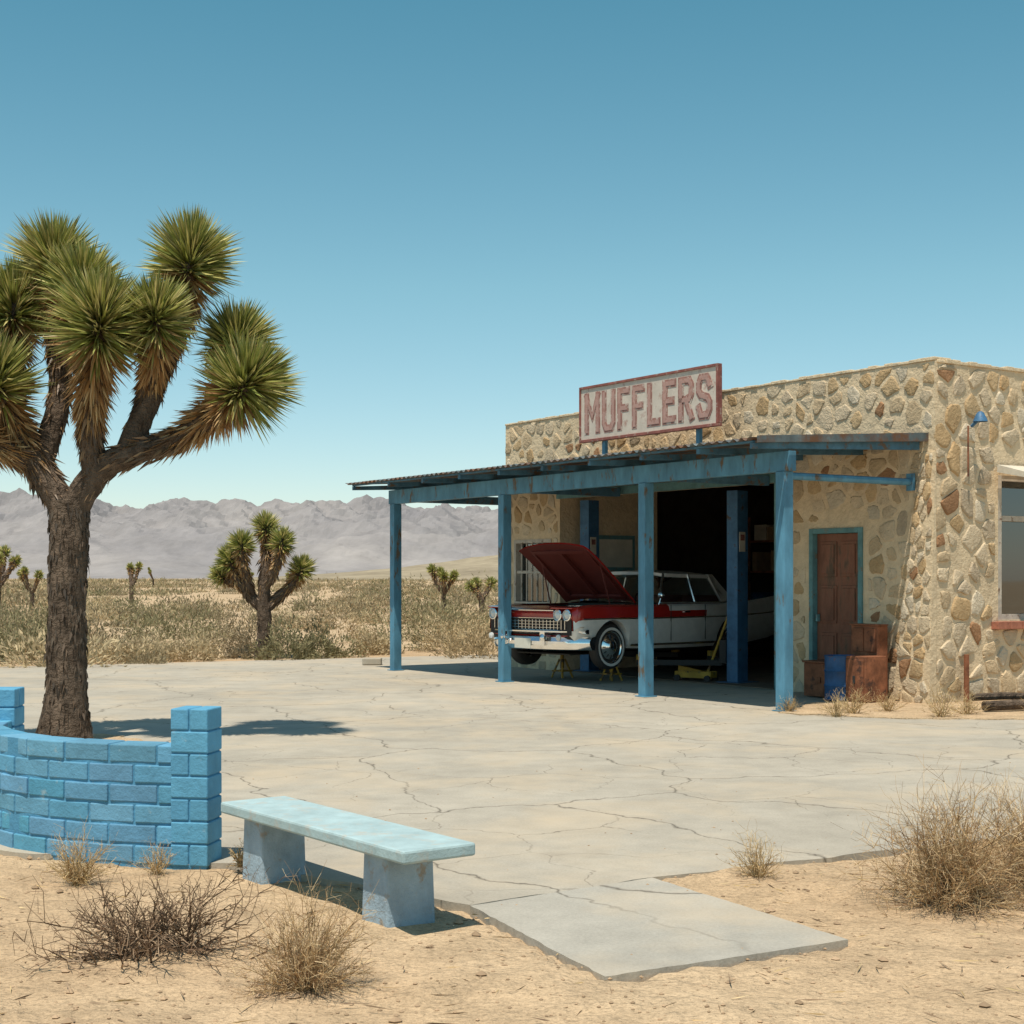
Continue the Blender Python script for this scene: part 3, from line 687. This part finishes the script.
d.box(2.582,2.592,-.86,.86,.53,.775,1,K)
for sy in (-1,1):
    d.box(2.62,2.76,sy*.42-.05,sy*.42+.05,.38,.58,0,K)
    d.lathe((2.72,sy*.42,.50),(1,0,0),[(.06,0),(.05,.05),(.001,.09)],14,0,K)
    for y in (.60,.79):
        d.lathe((2.57,sy*y,.835),(1,0,0),[(.088,0),(.088,.05),(.074,.058),(.070,.035)],20,0,K)
        d.lathe((2.57,sy*y,.835),(1,0,0),[(.070,.034),(.05,.048),(.001,.055)],20,2,K)
    d.lathe((2.66,sy*.72,.50),(1,0,0),[(.05,0.05),(.045,.07),(.001,.08)],14,2,K)
    hexa(d,[K(2.50,sy*.49,.935),K(2.50,sy*.93,.935),K(2.66,sy*.50,.93),K(2.62,sy*.90,.93),K(2.50,sy*.49,.958),K(2.50,sy*.93,.958),K(2.66,sy*.50,.945),K(2.62,sy*.90,.945)],4)
d.box(2.745,2.755,-.17,.17,.33,.48,3,K)
bar(.785,.025,.05,2.59,2.54,.50,0); bar(.90,.04,.06,2.57,2.54,.50,0)
d.build('front_bumper_and_grille',['chrome','under','lamp','plate','red'],car,smooth=True,angle=35)
d=MB()
pr=[(2.45,.965,.772),(1.8,.975,.775),(.9,.975,.765),(.45,.975,.765),(-1.0,.975,.765),(-1.8,.973,.79),(-2.5,.945,.82)]
for sy in (1,-1):
    d.tube([K(a,sy*(b+.006),c) for a,b,c in pr],.012,6,0)
    d.tube([K(1.36,sy*.965,.36),K(-.74,sy*.965,.35)],.018,6,0)
    d.box(-.05,.1,sy*.995-.012,sy*.995+.012,.84,.865,0,K)
    for x in (.42,-.45): d.box(x-.004,x+.004,sy*.985-.004,sy*.985+.006,.40,.965,1,K)
    d.lathe((-2.72,sy*.72,.75),(-1,0,0),[(.1,0),(.08,.03),(.001,.05)],16,0,K)
    hexa(d,[K(-1.6,sy*.90,.995),K(-2.78,sy*.84,1.0),K(-1.6,sy*.95,.985),K(-2.78,sy*.93,1.0),K(-1.6,sy*.91,1.0),K(-2.85,sy*.86,1.12),K(-1.6,sy*.94,1.0),K(-2.85,sy*.90,1.12)],2)
d.box(-2.86,-2.74,-.98,.98,.40,.56,0,K)
d.build('side_trim_and_fins',['chrome','under','white'],car)
d=MB(); d.tube([K(.62,.90,.97),K(.60,.93,1.08)],.008,6,0); d.lathe((.60,.94,1.12),(1,0,.1),[(.001,.04),(.04,.03),(.055,0),(.05,-.01),(.001,-.01)],14,0,K)
d.build('mirror',['chrome'],car,smooth=True)
# ------------------------------------------------------------------ lift + jack
lf=empty('two_post_car_lift',(3.44,22.9,0))
d=MB()
for (cx_,cy_,sd) in ((3.44,22.9,1),(1.33,25.75,-1)):
    T=lambda a,b,c,cx_=cx_,cy_=cy_: (cx_+FD.x*a+LD.x*b,cy_+FD.y*a+LD.y*b,c)
    d.box(-.13,.13,-.10,.10,.02,2.93,0,T); d.box(-.25,.25,-.22,.22,.003,.019,0,T)
    d.box(-.16,.16,-.16*sd-.06,-.16*sd+.06,.30,.65,1,T)
    d.box(-.05,.09,.102,.112,2.0,2.3,2,T); d.box(-.03,.07,.113,.116,2.17,2.26,4,T)
    for da in (-1,1):
        hexa(d,[T(.05*da,-.2*sd,.26),T(.12*da,-.2*sd,.26),T(.85*da,-1.25*sd,.26),T(.95*da,-1.2*sd,.26),T(.05*da,-.2*sd,.34),T(.12*da,-.2*sd,.34),T(.85*da,-1.25*sd,.34),T(.95*da,-1.2*sd,.34)],1)
        d.lathe(T(.88*da,-1.18*sd,.34),(0,0,1),[(.07,0),(.07,.08),(.001,.08)],12,3)
d.build('lift_columns_and_arms',['liftblue','black','cream','yellow','signr'],lf)
jc=Vector((2.85,23.25,0)); jk=empty('yellow_floor_jack',jc)
d=MB(); jd=Vector((.85,-.5,0)).normalized(); js=Vector((-jd.y,jd.x,0))
T=lambda a,b,c: tuple(jc+jd*a+js*b+Vector((0,0,c)))
d.box(-.3,.3,-.13,-.09,.06,.16,0,T); d.box(-.3,.3,.09,.13,.06,.16,0,T); d.box(.05,.3,-.088,.088,.07,.15,0,T); hexa(d,[T(-.28,-.04,.12),T(.1,-.04,.1),T(-.28,.04,.12),T(.1,.04,.1),T(-.28,-.04,.24),T(.1,-.04,.17),T(-.28,.04,.24),T(.1,.04,.17)],0)
for a in (-.25,.25):
    for b in (-.15,.15): d.lathe(T(a,b,.055),tuple(js),[(.001,-.02),(.05,-.02),(.05,.02),(.001,.02)],12,1)
d.tube([T(.2,0,.15),T(.55,0,1.05)],.02,8,0); d.tube([T(.55,-.0,1.05),T(.59,0,1.15)],.027,8,1)
d.build('jack_body',['yellow','black'],jk)
js_=empty('jack_stand',K(1.5,.2,-.21))
for nme,(a,b) in (('stand_1',(1.35,.55)),('stand_2',(1.35,-.5))):
    d=MB(); T=lambda x,y,z,a=a,b=b: (K(a+x,b+y,0)[0],K(a+x,b+y,0)[1],z)
    for i in (-1,1):
        for j in (-1,1): d.tube([T(.12*i,.12*j,.0),T(.03*i,.03*j,.30)],.018,5,0)
    d.tube([T(0,0,.15),T(0,0,.42)],.03,8,0); d.box(-.12,.12,-.12,.12,.1,.12,0,T); d.build(nme,['yellow'],js_)
ts=empty('tire_stack',W(3.4,-1.5,0)); d=MB()
for k in range(4): d.lathe(W(3.35+.02*(k%2),-1.4,.13+.2*k),(0,0,1),[(.19,-.09),(.3,-.1),(.34,-.05),(.34,.05),(.3,.1),(.19,.09),(.19,-.09)],24,0)
d.build('tires',['black'],ts,smooth=True)
# ------------------------------------------------------------------ drums / crates by the door
def drum(name,s,w_,r,h,mat):
    c=Vector(W(s,w_,.014)); e=empty(name,c); d=MB()
    pr=[(.001,0),(r,0),(r+.012,.015),(r,.03),(r,h*.33-.02),(r+.012,h*.33),(r,h*.33+.02),(r,h*.66-.02),(r+.012,h*.66),(r,h*.66+.02),(r,h-.02),(r+.012,h),(r-.02,h),(r-.025,h-.02),(.001,h-.02)]
    d.lathe(c,(0,0,1),pr,26,0); d.build('shell',[mat],e,smooth=True,angle=35)
drum('blue_oil_drum',1.02,.62,.21,.58,'bluedrum')
e=empty('rusty_metal_cabinet',W(.72,.55,0)); d=MB()
d.box(.50,.86,.34,.72,.016,.60,0,W); d.box(.53,.83,.722,.735,.05,.56,0,W); d.box(.66,.70,.736,.75,.25,.35,1,W); d.build('cabinet_body',['rust','black'],e,bevel=.01)
e=empty('scrap_metal_box',W(1.55,.3,0)); d=MB()
d.box(1.42,1.82,.12,.5,.016,.46,0,W); d.box(1.40,1.84,.10,.52,.462,.49,0,W); d.box(1.5,1.56,.502,.52,.2,.28,0,W); d.build('box_body',['rust'],e,bevel=.01)
e=empty('rusty_metal_locker',W(.85,.2,0)); d=MB()
d.box(.66,1.12,.14,.33,.016,.98,0,W); d.box(.69,.88,.332,.345,.64,.95,0,W); d.box(.90,1.09,.332,.345,.64,.95,0,W); d.box(.64,1.14,.145,.35,.982,1.0,0,W); d.build('locker_body',['rust'],e,bevel=.008)
e=empty('firewood_log',(5.75,17.9,0)); d=MB()
for a,b,c,r in ((5.9,17.9,.08,.06),(6.0,18.1,.07,.05),(5.85,18.2,.16,.045)):
    d.tube([(a-.3,b-.1,c),(a+.1,b,c+.01),(a+.5,b+.12,c)],[r,r*1.05,r*.9],9,0)
d.build('logs',['bark'],e)
e=empty('concrete_wheel_stop',(-2.6,27.8,0)); d=MB(); d.box(-2.75,-2.4,27.5,27.75,.003,.13,0); d.build('stop',['conc'],e,bevel=.02)
# ------------------------------------------------------------------ blue block wall
bw=empty('blue_brick_wall',(-2.4,8.7,0))
ctrl=[Vector(p) for p in ((-1.2,8.45),(-1.84,8.52),(-2.38,8.66),(-2.85,8.92),(-3.15,9.25),(-3.36,9.6),(-3.40,9.92),(-3.4,10.3))]
path=[]
for i in range(1,len(ctrl)-2):
    p0,p1,p2,p3=ctrl[i-1:i+3]
    for k in range(20):
        t=k/20; path.append(.5*((2*p1)+(p2-p0)*t+(2*p0-5*p1+4*p2-p3)*t*t+(3*p1-p0-3*p2+p3)*t**3))
path.append(ctrl[-2]); cum=[0]
for a,b in zip(path,path[1:]): cum.append(cum[-1]+(b-a).length)
TOT=cum[-1]
def at(s):
    s=max(0,min(TOT-1e-4,s)); i=int(np.searchsorted(cum,s,side='right'))-1; i=min(i,len(path)-2); t=(s-cum[i])/(cum[i+1]-cum[i]); return path[i].lerp(path[i+1],t)
d=MB(); core=MB(); hc=.114; bl=.29; rd=random.Random(3)
def Fp(s,o,z):
    p=at(s); a=at(s-.03);b=at(s+.03); t=(b-a).normalized(); n=Vector((t.y,-t.x))*-1; q=p+n*o; return (q.x,q.y,z)
for r in range(6):
    s=-(bl*.5 if r%2 else 0)
    while s<TOT:
        jl=rd.uniform(-.008,.008); a=max(0,s+.006); b=min(TOT,s+bl+jl-.006)
        if b-a>.03:
            j=rd.uniform(-.004,.004); m=rd.uniform(.82,1.1); cc=(m*rd.uniform(.85,1.3),m,m*rd.uniform(.95,1.03)); z0_=-.02+r*hc+.006+rd.uniform(-.0015,.0015); z1_=-.02+(r+1)*hc-.006+rd.uniform(-.0015,.0015)
            P=[Fp(x,y+j,z) for z in (z0_,z1_) for y in (-.095,.095) for x in (a,b)]
            d.add(P,[(0,2,3,1),(4,5,7,6),(0,1,5,4),(2,6,7,3),(0,4,6,2),(1,3,7,5)],0,cc)
        s+=bl+jl
n=40
for i in range(n): core.box(TOT*i/n,TOT*(i+1)/n,-.084,.084,-.05,.652,0,Fp,(.75,.82,.88))
def pillar(s0,w_,hh,nc,PFp):
    for r in range(nc):
        m=rd.uniform(.88,1.08); h=hh/nc; o_=rd.uniform(-.003,.003)
        if r%2: d.box(s0-w_/2+o_,s0+w_/2+o_,-w_/2,w_/2,-.02+r*h+.004,-.02+(r+1)*h-.004,0,PFp,(m,m,m))
        else:
            d.box(s0-w_/2,s0-.004,-w_/2+o_,w_/2+o_,-.02+r*h+.004,-.02+(r+1)*h-.004,0,PFp,(m,m,m)); d.box(s0+.004,s0+w_/2,-w_/2,w_/2,-.02+r*h+.004,-.02+(r+1)*h-.004,0,PFp,(m*.95,m*.97,m))
    core.box(s0-w_/2+.010,s0+w_/2-.010,-w_/2+.010,w_/2-.010,-.05,hh-.03,0,PFp,(.75,.82,.88))
pp=at(0); tt=(at(.1)-at(0)).normalized(); nn_=Vector((tt.y,-tt.x))*-1
pillar(-.05,.22,.89,7,lambda s,o,z: (pp.x+tt.x*s+nn_.x*o,pp.y+tt.y*s+nn_.y*o,z))
pp2=at(TOT); tt2=(at(TOT)-at(TOT-.1)).normalized(); nn2=Vector((tt2.y,-tt2.x))*-1
pillar(.10,.23,.89,7,lambda s,o,z: (pp2.x+tt2.x*s+nn2.x*o,pp2.y+tt2.y*s+nn2.y*o,z))
for ob in (d.build('bricks',['brickblue'],bw,bevel=.008),core.build('mortar_core',['brickblue'],bw)): fixn(ob)
# ------------------------------------------------------------------ bench
bn=empty('concrete_bench',(-.9,7.5,0)); b0=Vector((-1.60,8.22,0)); bu=Vector((.595,-.804,0)).normalized(); bv=Vector((-bu.y,bu.x,0))
BF=lambda a,b,c: tuple(b0+bu*a+bv*b+Vector((0,0,c)))
d=MB(); d.box(0,1.87,0,.40,.312,.374,0,BF); d.build('seat',['benchblue'],bn,bevel=.012)
for i,a in enumerate((.14,1.40)):
    d=MB(); hexa(d,[BF(a,.06,-.06),BF(a+.24,.06,-.06),BF(a,.33,-.06),BF(a+.24,.33,-.06),BF(a+.015,.065,.31),BF(a+.225,.065,.31),BF(a+.015,.325,.31),BF(a+.225,.325,.31)])
    d.build('leg_%d'%(i+1),['benchleg'],bn,bevel=.012)
# ------------------------------------------------------------------ joshua trees
GREEN=[(.27,.29,.07),(.34,.34,.10),(.19,.22,.06),(.44,.40,.14),(.54,.47,.20)]
DEAD=[(.38,.21,.08),(.46,.28,.12),(.26,.14,.06),(.54,.37,.18)]
def joshua(name,base,trunk,branches,sc=1,dens=1,leafL=.42,leafW=.030):
    base=Vector(base); e=empty(name,base); wood=MB(); tb=TB()
    def tr(p): return base+Vector(p)*sc
    def limb(pts,rad):
        P=[Vector(p) for p in pts]; out=[];rr=[]
        ext=[P[0]*2-P[1]]+P+[P[-1]*2-P[-2]]; rex=[rad[0]]+list(rad)+[rad[-1]]
        for i in range(1,len(ext)-2):
            for k in range(6):
                t=k/6; p0,p1,p2,p3=ext[i-1:i+3]
                out.append(.5*((2*p1)+(p2-p0)*t+(2*p0-5*p1+4*p2-p3)*t*t+(3*p1-p0-3*p2+p3)*t**3)); rr.append((rex[i]*(1-t)+rex[i+1]*t))
        out.append(P[-1]); rr.append(rad[-1]); o=len(wood.v)
        wood.tube([tr(p) for p in out],[r*sc for r in rr],16,0)
        for i in range(o,len(wood.v)):
            v=Vector(wood.v[i]); n=noise.noise(v*9/sc)*.02*sc+noise.noise(v*25/sc)*.012*sc; ax=(Vector((1,0,0))*noise.noise(v*7)+Vector((0,1,0))*noise.noise(v*7+Vector((9,9,9))))
            wood.v[i]=tuple(v+ax.normalized()*n if ax.length>0 else v)
        return out
    limb(*trunk)
    T=[Vector(p) for p in trunk[0]]
    for a,b in zip(T,T[1:]):
        n=int(300*dens*(b-a).length); t=rng.random(n)[:,None]; A=np.array(a);B=np.array(b); ang=rng.random(n)*2*np.pi
        rad_=np.interp((A+(B-A)*t)[:,2],[p[2] for p in T],trunk[1])
        o=np.stack([np.cos(ang),np.sin(ang),np.zeros(n)],1)
        P=(A+(B-A)*t+o*(rad_*.98)[:,None])*sc+np.array(base); D=o*.14+np.array([0,0,-1])+rng.normal(size=(n,3))*.08
        tb.add(blades(P,D,.10*sc*rng.uniform(.6,1.3,n),.03*sc,cols(n,[(.12,.09,.065),(.17,.12,.085),(.08,.06,.045)])))
    for pts,rad,head in branches:
        cur=limb(pts,rad); A=np.array([tuple(p) for p in cur]); seg=np.linalg.norm(np.diff(A,axis=0),axis=1); cu_=np.concatenate([[0],np.cumsum(seg)]); L=cu_[-1]
        def samp(d_):
            s=np.clip(L-d_,0,L); return np.stack([np.interp(s,cu_,A[:,k]) for k in range(3)],1)
        def fr(d_): return unit(samp(np.maximum(d_-.05,0))-samp(d_+.05))
        hs=head
        def ring(n,dmin,dmax,th0,th1,l0,l1,w_,pal_,rr,jit=.2):
            u_=rng.random(n); d_=dmin+(dmax-dmin)*u_; ax=fr(d_); r0=unit(np.cross(ax,rng.normal(size=(n,3)))); th=np.radians(th0+(th1-th0)*u_+rng.normal(size=n)*8)[:,None]
            D=ax*np.cos(th)+r0*np.sin(th); P=samp(d_)+r0*(rr*.8); Lf=(l0+(l1-l0)*u_)*rng.uniform(.72,1.15,n)
            c=cols(n,pal_,jit); tb.add(blades(P*sc+np.array(base),D+rng.normal(size=(n,3))*.07,Lf*sc,w_*sc,c,.03))
        n=int(600*dens*hs)
        ring(int(n*.5),0,.08,3,55,leafL*.9*hs,leafL*hs,leafW,GREEN,rad[-1]*.4)
        ring(int(n*.9),.03,.24*hs,40,100,leafL*hs,leafL*.95*hs,leafW,GREEN,rad[-1])
        ring(int(n*.25),.20*hs,.34*hs,95,125,leafL*.85*hs,leafL*.7*hs,leafW,GREEN[:2]+DEAD[1:],rad[-1])
        ring(int(n*.9),.28*hs,min(L*.95,.95*hs),125,165,leafL*.68*hs,leafL*.38*hs,leafW*.9,DEAD,rad[-1])
        if L>1.0*hs: ring(int(n*.5),.85*hs,L*.98,158,174,.2,.12,leafW,[(.20,.13,.08),(.27,.17,.09),(.13,.09,.06)],max(rad)*.9)
    wood.build('trunk_and_limbs',['bark'],e,smooth=True,angle=80); tb.build('leaf_rosettes','leaf',e)
    return e
main_tr=([(0,0,-.1),(0,0,.12),(.02,0,.5),(.03,0,1.4),(.05,0,2.0),(.05,0,2.35)],[.33,.26,.195,.175,.185,.19])
mb_=[([(.05,0,2.2),(.32,0,2.62),(.65,-.05,2.80),(1.1,0,2.95),(1.5,-.05,3.22),(1.88,-.1,3.55)],[.15,.13,.12,.11,.10,.09],1.05),
([(.30,0,2.55),(.30,-.15,3.1),(.38,-.3,3.65),(.50,-.48,4.1)],[.12,.11,.10,.09],1.15),
([(.62,-.05,2.80),(.82,.1,3.4),(1.05,.2,4.1),(1.2,.25,4.85)],[.12,.11,.10,.08],1.05),
([(.05,0,2.2),(-.3,.05,2.75),(-.55,.0,3.2),(-.68,-.15,3.6)],[.15,.13,.11,.09],1.05),
([(-.25,.05,2.68),(-.12,.25,3.4),(-.18,.35,4.2),(-.22,.4,4.85)],[.12,.11,.10,.09],1.05),
([(-.5,0,3.1),(-.62,.3,3.7),(-.58,.3,4.4)],[.10,.10,.09],1.0),
([(.8,.1,3.4),(.95,-.2,3.8),(.98,-.4,4.15)],[.09,.09,.08],.9),
([(.34,-.2,3.4),(.14,.0,4.0),(.16,.1,4.55)],[.10,.09,.08],.95),
([(1.4,-.05,3.15),(1.58,.3,3.6),(1.62,.45,4.05)],[.09,.09,.08],.92),
([(-.3,.05,2.75),(-.8,-.2,2.95),(-1.15,-.2,3.3)],[.12,.10,.09],1.0)]
joshua('joshua_tree',(-4.36,14.6,0),main_tr,mb_,1,1.0,.45,.034)
b2=[([(0,0,1.0),(-.35,0,1.35),(-.6,0,1.75),(-.7,.05,2.1)],[.12,.10,.09,.08],.85),([(0,0,1.0),(.35,.1,1.3),(.65,.1,1.6),(.78,.1,1.9)],[.12,.10,.09,.08],.8),
([(0,0,1.0),(.02,0,1.7),(.05,.1,2.3),(.02,.1,2.75)],[.13,.11,.09,.08],.85),([(.0,0,1.4),(.3,-.2,1.9),(.42,-.2,2.45)],[.1,.09,.08],.8),([(-.25,0,1.25),(-.35,-.2,1.8),(-.42,-.2,2.4)],[.1,.09,.08],.8),([(-.45,0,1.5),(-.8,.1,1.6),(-.95,.1,1.75)],[.08,.08,.07],.65)]
joshua('joshua_tree',(-5.0,30.2,-.03),([(0,0,-.1),(0,0,.2),(.02,0,.6),(0,0,1.1)],[.22,.17,.14,.14]),b2,1.0,.5,.36,.04)
def small(x,y,h,seed):
    r=random.Random(seed); br=[]; t=h*.4
    for k in range(r.randint(3,5)):
        a=r.uniform(0,6.28); q=r.uniform(.15,.34)*h; br.append(([(0,0,t),(q*.6*math.cos(a),q*.6*math.sin(a),t+.2*h),(q*math.cos(a),q*math.sin(a),h*r.uniform(.7,.92))],[.1,.09,.07],.75))
    joshua('joshua_tree',(x,y,-.05),([(0,0,-.1),(0,0,t*.5),(0,0,t*1.02)],[.14,.12,.11]),br,1,.2,.34,.06)
for i,(x,y,h) in enumerate(((-3.0,66,2.4),(-1.25,62,1.9),(-19.2,56,3.2),(-24.0,75,2.3),(-20.8,82,2.9),(-18,120,2.3),(14,60,3),(-30,170,3),(4,120,2.6),(-55,230,3.5))): small(x,y,h,i)
# ------------------------------------------------------------------ shrubs
def twigs(tb,c,Rr,H,ns,wid,pal_,steps=6,sub=5,low=.15,wob=.35):
    c=np.array(c); segs=[]
    for i in range(ns):
        a=rng.random()*2*np.pi; el=rng.uniform(low,1.45); L=1/ math.sqrt((math.cos(el)/Rr)**2+(math.sin(el)/H)**2)*rng.uniform(.65,1.05)
        dr=np.array([math.cos(a)*math.cos(el),math.sin(a)*math.cos(el),math.sin(el)]); p=c+np.array([rng.normal()*Rr*.08,rng.normal()*Rr*.08,0]); st_=L/steps
        for k in range(steps):
            dr=dr+rng.normal(size=3)*wob*.45; dr[2]=max(dr[2],-.05); dr/=np.linalg.norm(dr); q=p+dr*st_; w_=wid*(1-.6*k/steps); segs.append((p,q,w_))
            for s_ in range(sub if k>=1 else 0):
                if rng.random()<.6:
                    d2=dr*.8+rng.normal(size=3)*.6; d2/=np.linalg.norm(d2); l2=L*rng.uniform(.08,.22); q2=q+d2*l2; segs.append((q,q2,w_*.6))
                    d3=d2+rng.normal(size=3)*.5; d3/=np.linalg.norm(d3); segs.append((q2,q2+d3*l2*.7,w_*.45))
            p=q
    A=np.array([s[0] for s in segs]);B=np.array([s[1] for s in segs]);w_=np.array([s[2] for s in segs])[:,None]; n=len(segs)
    A[:,2]=np.maximum(A[:,2],c[2]-.02);B[:,2]=np.maximum(B[:,2],c[2]-.01)
    D=unit(B-A); C=cols(n,pal_,.18)
    for t in range(2):
        S_=unit(np.cross(D,rng.normal(size=(n,3)))); V=np.stack([A+S_*w_*.5,A-S_*w_*.5,B-S_*w_*.4,B+S_*w_*.4],1).reshape(-1,3); b=np.arange(n)[:,None]*4
        tb.add((V,np.concatenate([b+np.array([[0,1,2]]),b+np.array([[0,2,3]])],1).reshape(-1,3),np.repeat(C,2,axis=0)))
DRY=[(.44,.29,.15),(.52,.37,.20),(.32,.20,.11),(.60,.46,.28)]; GREY=[(.25,.17,.11),(.34,.24,.16),(.16,.105,.07)]; STRAW=[(.62,.47,.26),(.52,.38,.20),(.42,.29,.15)]
def shrub(name,*a,**k):
    tb=TB(); twigs(tb,*a,**k); return tb.build(name,'twig')
shrub('dry_shrub',(2.2,7.45,-.03),.50,.62,210,.006,DRY,sub=6,low=.05)
shrub('dry_shrub',(2.75,7.8,-.03),.48,.60,170,.006,DRY,sub=5)
shrub('dry_shrub',(1.325,8.08,-.03),.16,.28,55,.005,STRAW,sub=3,low=.4)
shrub('dry_shrub',(-2.30,7.95,-.03),.20,.32,90,.005,STRAW,sub=3,low=.35)
shrub('dry_shrub',(-1.95,8.25,-.03),.16,.18,55,.004,STRAW,sub=2,low=.5)
shrub('dry_shrub',(-.82,5.92,-.03),.28,.42,150,.0050,DRY,sub=5,low=.15)
shrub('dead_branch_pile',(-1.60,6.40,-.03),.58,.30,44,.011,GREY,steps=8,sub=4,low=-.05,wob=.55)
shrub('dead_branch_pile',(-1.42,6.50,-.03),.46,.46,30,.010,GREY,steps=8,sub=4,low=.1,wob=.5)
for (x,y,r,h) in ((3.75,17.3,.35,.28),(4.0,17.6,.3,.35),(4.9,17.2,.3,.5),(4.5,17.9,.3,.25),(5.3,17.5,.3,.3),(3.3,17.9,.2,.2),(-1.5,8.3,.12,.16),(6.2,17.6,.3,.3)):
    shrub('dry_weeds',(x,y,.0),r,h,46,.007,STRAW,sub=2,low=.35)
# scrub field
tb=TB(); PALS=[[(.44,.34,.20),(.52,.40,.24),(.36,.27,.16)],[(.26,.23,.13),(.32,.28,.16),(.21,.19,.10)],[(.35,.285,.18),(.30,.245,.15)],[(.56,.45,.28),(.48,.38,.23)],[(.28,.23,.15),(.34,.27,.17)]]
def inlot(x,y): return bool(inpoly(np.array([x]),np.array([y]),lot)[0]) or ((x-C0.x)*-U.x+(y-C0.y)*-U.y>-1 and (x-C0.x)*-U.x+(y-C0.y)*-U.y<11 and -9.5<(x-C0.x)*NN.x+(y-C0.y)*NN.y<1)
def scrub(x,y,r,h,n,pl,ls,jit=.12):
    d_=unit(rng.normal(size=(n,3))*np.array([1,1,.8])); d_[:,2]=np.abs(d_[:,2]); rad=rng.uniform(.25,1,n)[:,None]**.5
    lump=1+.25*np.sin(d_[:,0:1]*5+x)+.2*np.cos(d_[:,1:2]*6+y)
    P=np.array([x,y,-.05])+d_*rad*lump*np.array([r,r,h]); D=d_+rng.normal(size=(n,3))*.6+np.array([0,0,.5])
    tb.add(blades(P-D*ls*.3,D,ls*rng.uniform(.6,1.4,n),ls*.30,cols(n,pl,jit)))
for (y0,y1,num,nl,ls) in ((27,60,150,760,.13),(60,130,430,260,.20),(130,330,1500,56,.36),(330,1200,3600,14,.85)):
    i=0; tries=0
    while i<num and tries<num*6:
        tries+=1
        y=math.sqrt(rng.uniform(y0*y0,y1*y1)); x=rng.uniform(-.46,.32)*y
        if y<60 and inlot(x,y): continue
        clump=noise.noise((x*.07,y*.05,1))+.5*noise.noise((x*.2,y*.16,4))
        if y<330 and rng.random()>.45+clump*1.8: continue
        i+=1
        r=rng.uniform(.4,1.3)*(1 if y<130 else 1.5 if y<330 else 2.6); pl=PALS[rng.choice(5,p=[.20,.28,.22,.12,.18])]
        if y<60: r*=.95
        scrub(x,y,r,r*rng.uniform(.55,.85)*(1 if y<130 else .7),nl,pl,ls*min(1.2,max(.6,r)))
tb.build('desert_scrub','scrub')
tb=TB()
for (x,y,r,h,k) in ((-4.5,29.9,.8,.8,1),(-3.9,30.8,.7,.65,1),(-.55,30.5,.85,.85,0),(-1.3,33,.8,1.0,3),(-6.3,29.5,.7,.5,3),(-7.3,28.9,.8,.55,3),(-9.5,29,1.0,1.0,1),(-2.2,34,1.3,1.5,1),(-8.6,31,1.1,1.1,4),(-10.4,27.3,.7,.6,1),(-3,32,.5,.5,3),(-5.6,32.5,1.0,.9,4),(-7.6,33,1.2,1.1,1),(-6.6,36,1.5,1.3,4),(-10.8,33,1.3,1.2,1),(-12.6,30,1.1,.9,4),(-4.4,38,1.4,1.3,0),(-1.6,39,1.6,1.6,1),(-12.5,37,1.5,1.3,2),(-9.2,40,1.6,1.4,1)):
    scrub(x,y,r,h,1800,PALS[k],.10)
tb.build('roadside_scrub','scrub')
# ------------------------------------------------------------------ pebbles & litter
d=MB(); ico=[(0,0,1),(.9,0,.3),(.28,.85,.3),(-.72,.53,.3),(-.72,-.53,.3),(.28,-.85,.3),(0,0,-.5)]; icf=[(0,1,2),(0,2,3),(0,3,4),(0,4,5),(0,5,1),(6,2,1),(6,3,2),(6,4,3),(6,5,4),(6,1,5)]
k=0
while k<1700:
    y=rng.uniform(4.8,13); x=rng.uniform(-.42,.42)*y
    if inpoly(np.array([x]),np.array([y]),lot)[0] or inpoly(np.array([x]),np.array([y]),walkp)[0]:
        if rng.random()>.05: continue
        z=.0; s=rng.uniform(.004,.012)
    else: z=gz(x,y); s=rng.uniform(.004,.014) if rng.random()<.94 else rng.uniform(.018,.035)
    a=rng.uniform(0,6.28); ca,sa=math.cos(a),math.sin(a); sq=rng.uniform(.6,1); c=rng.uniform(.7,1.2)
    vs=[(x+s*(p[0]*ca-p[1]*sa*sq)*rng.uniform(.8,1.2),y+s*(p[0]*sa+p[1]*ca*sq)*rng.uniform(.8,1.2),z+s*.7*p[2]) for p in ico]
    d.add(vs,icf,0,(.40*c,.28*c,.18*c)); k+=1
d.build('pebbles',['rock'])
tb=TB(); n=480; yy=rng.uniform(5,9.5,n); xx=rng.uniform(-.4,.4,n)*yy; P=np.stack([xx,yy,np.full(n,-.003)],1); ang=rng.random(n)*6.28
keep=~(inpoly(xx,yy,lot)|inpoly(xx,yy,walkp)); P=P[keep]; D=np.stack([np.cos(ang),np.sin(ang),rng.normal(size=n)*.05],1)[keep]
tb.add(blades(P,D,rng.uniform(.04,.16,len(P)),.007,cols(len(P),GREY+STRAW))); tb.build('fallen_twigs','twig')
print('done')
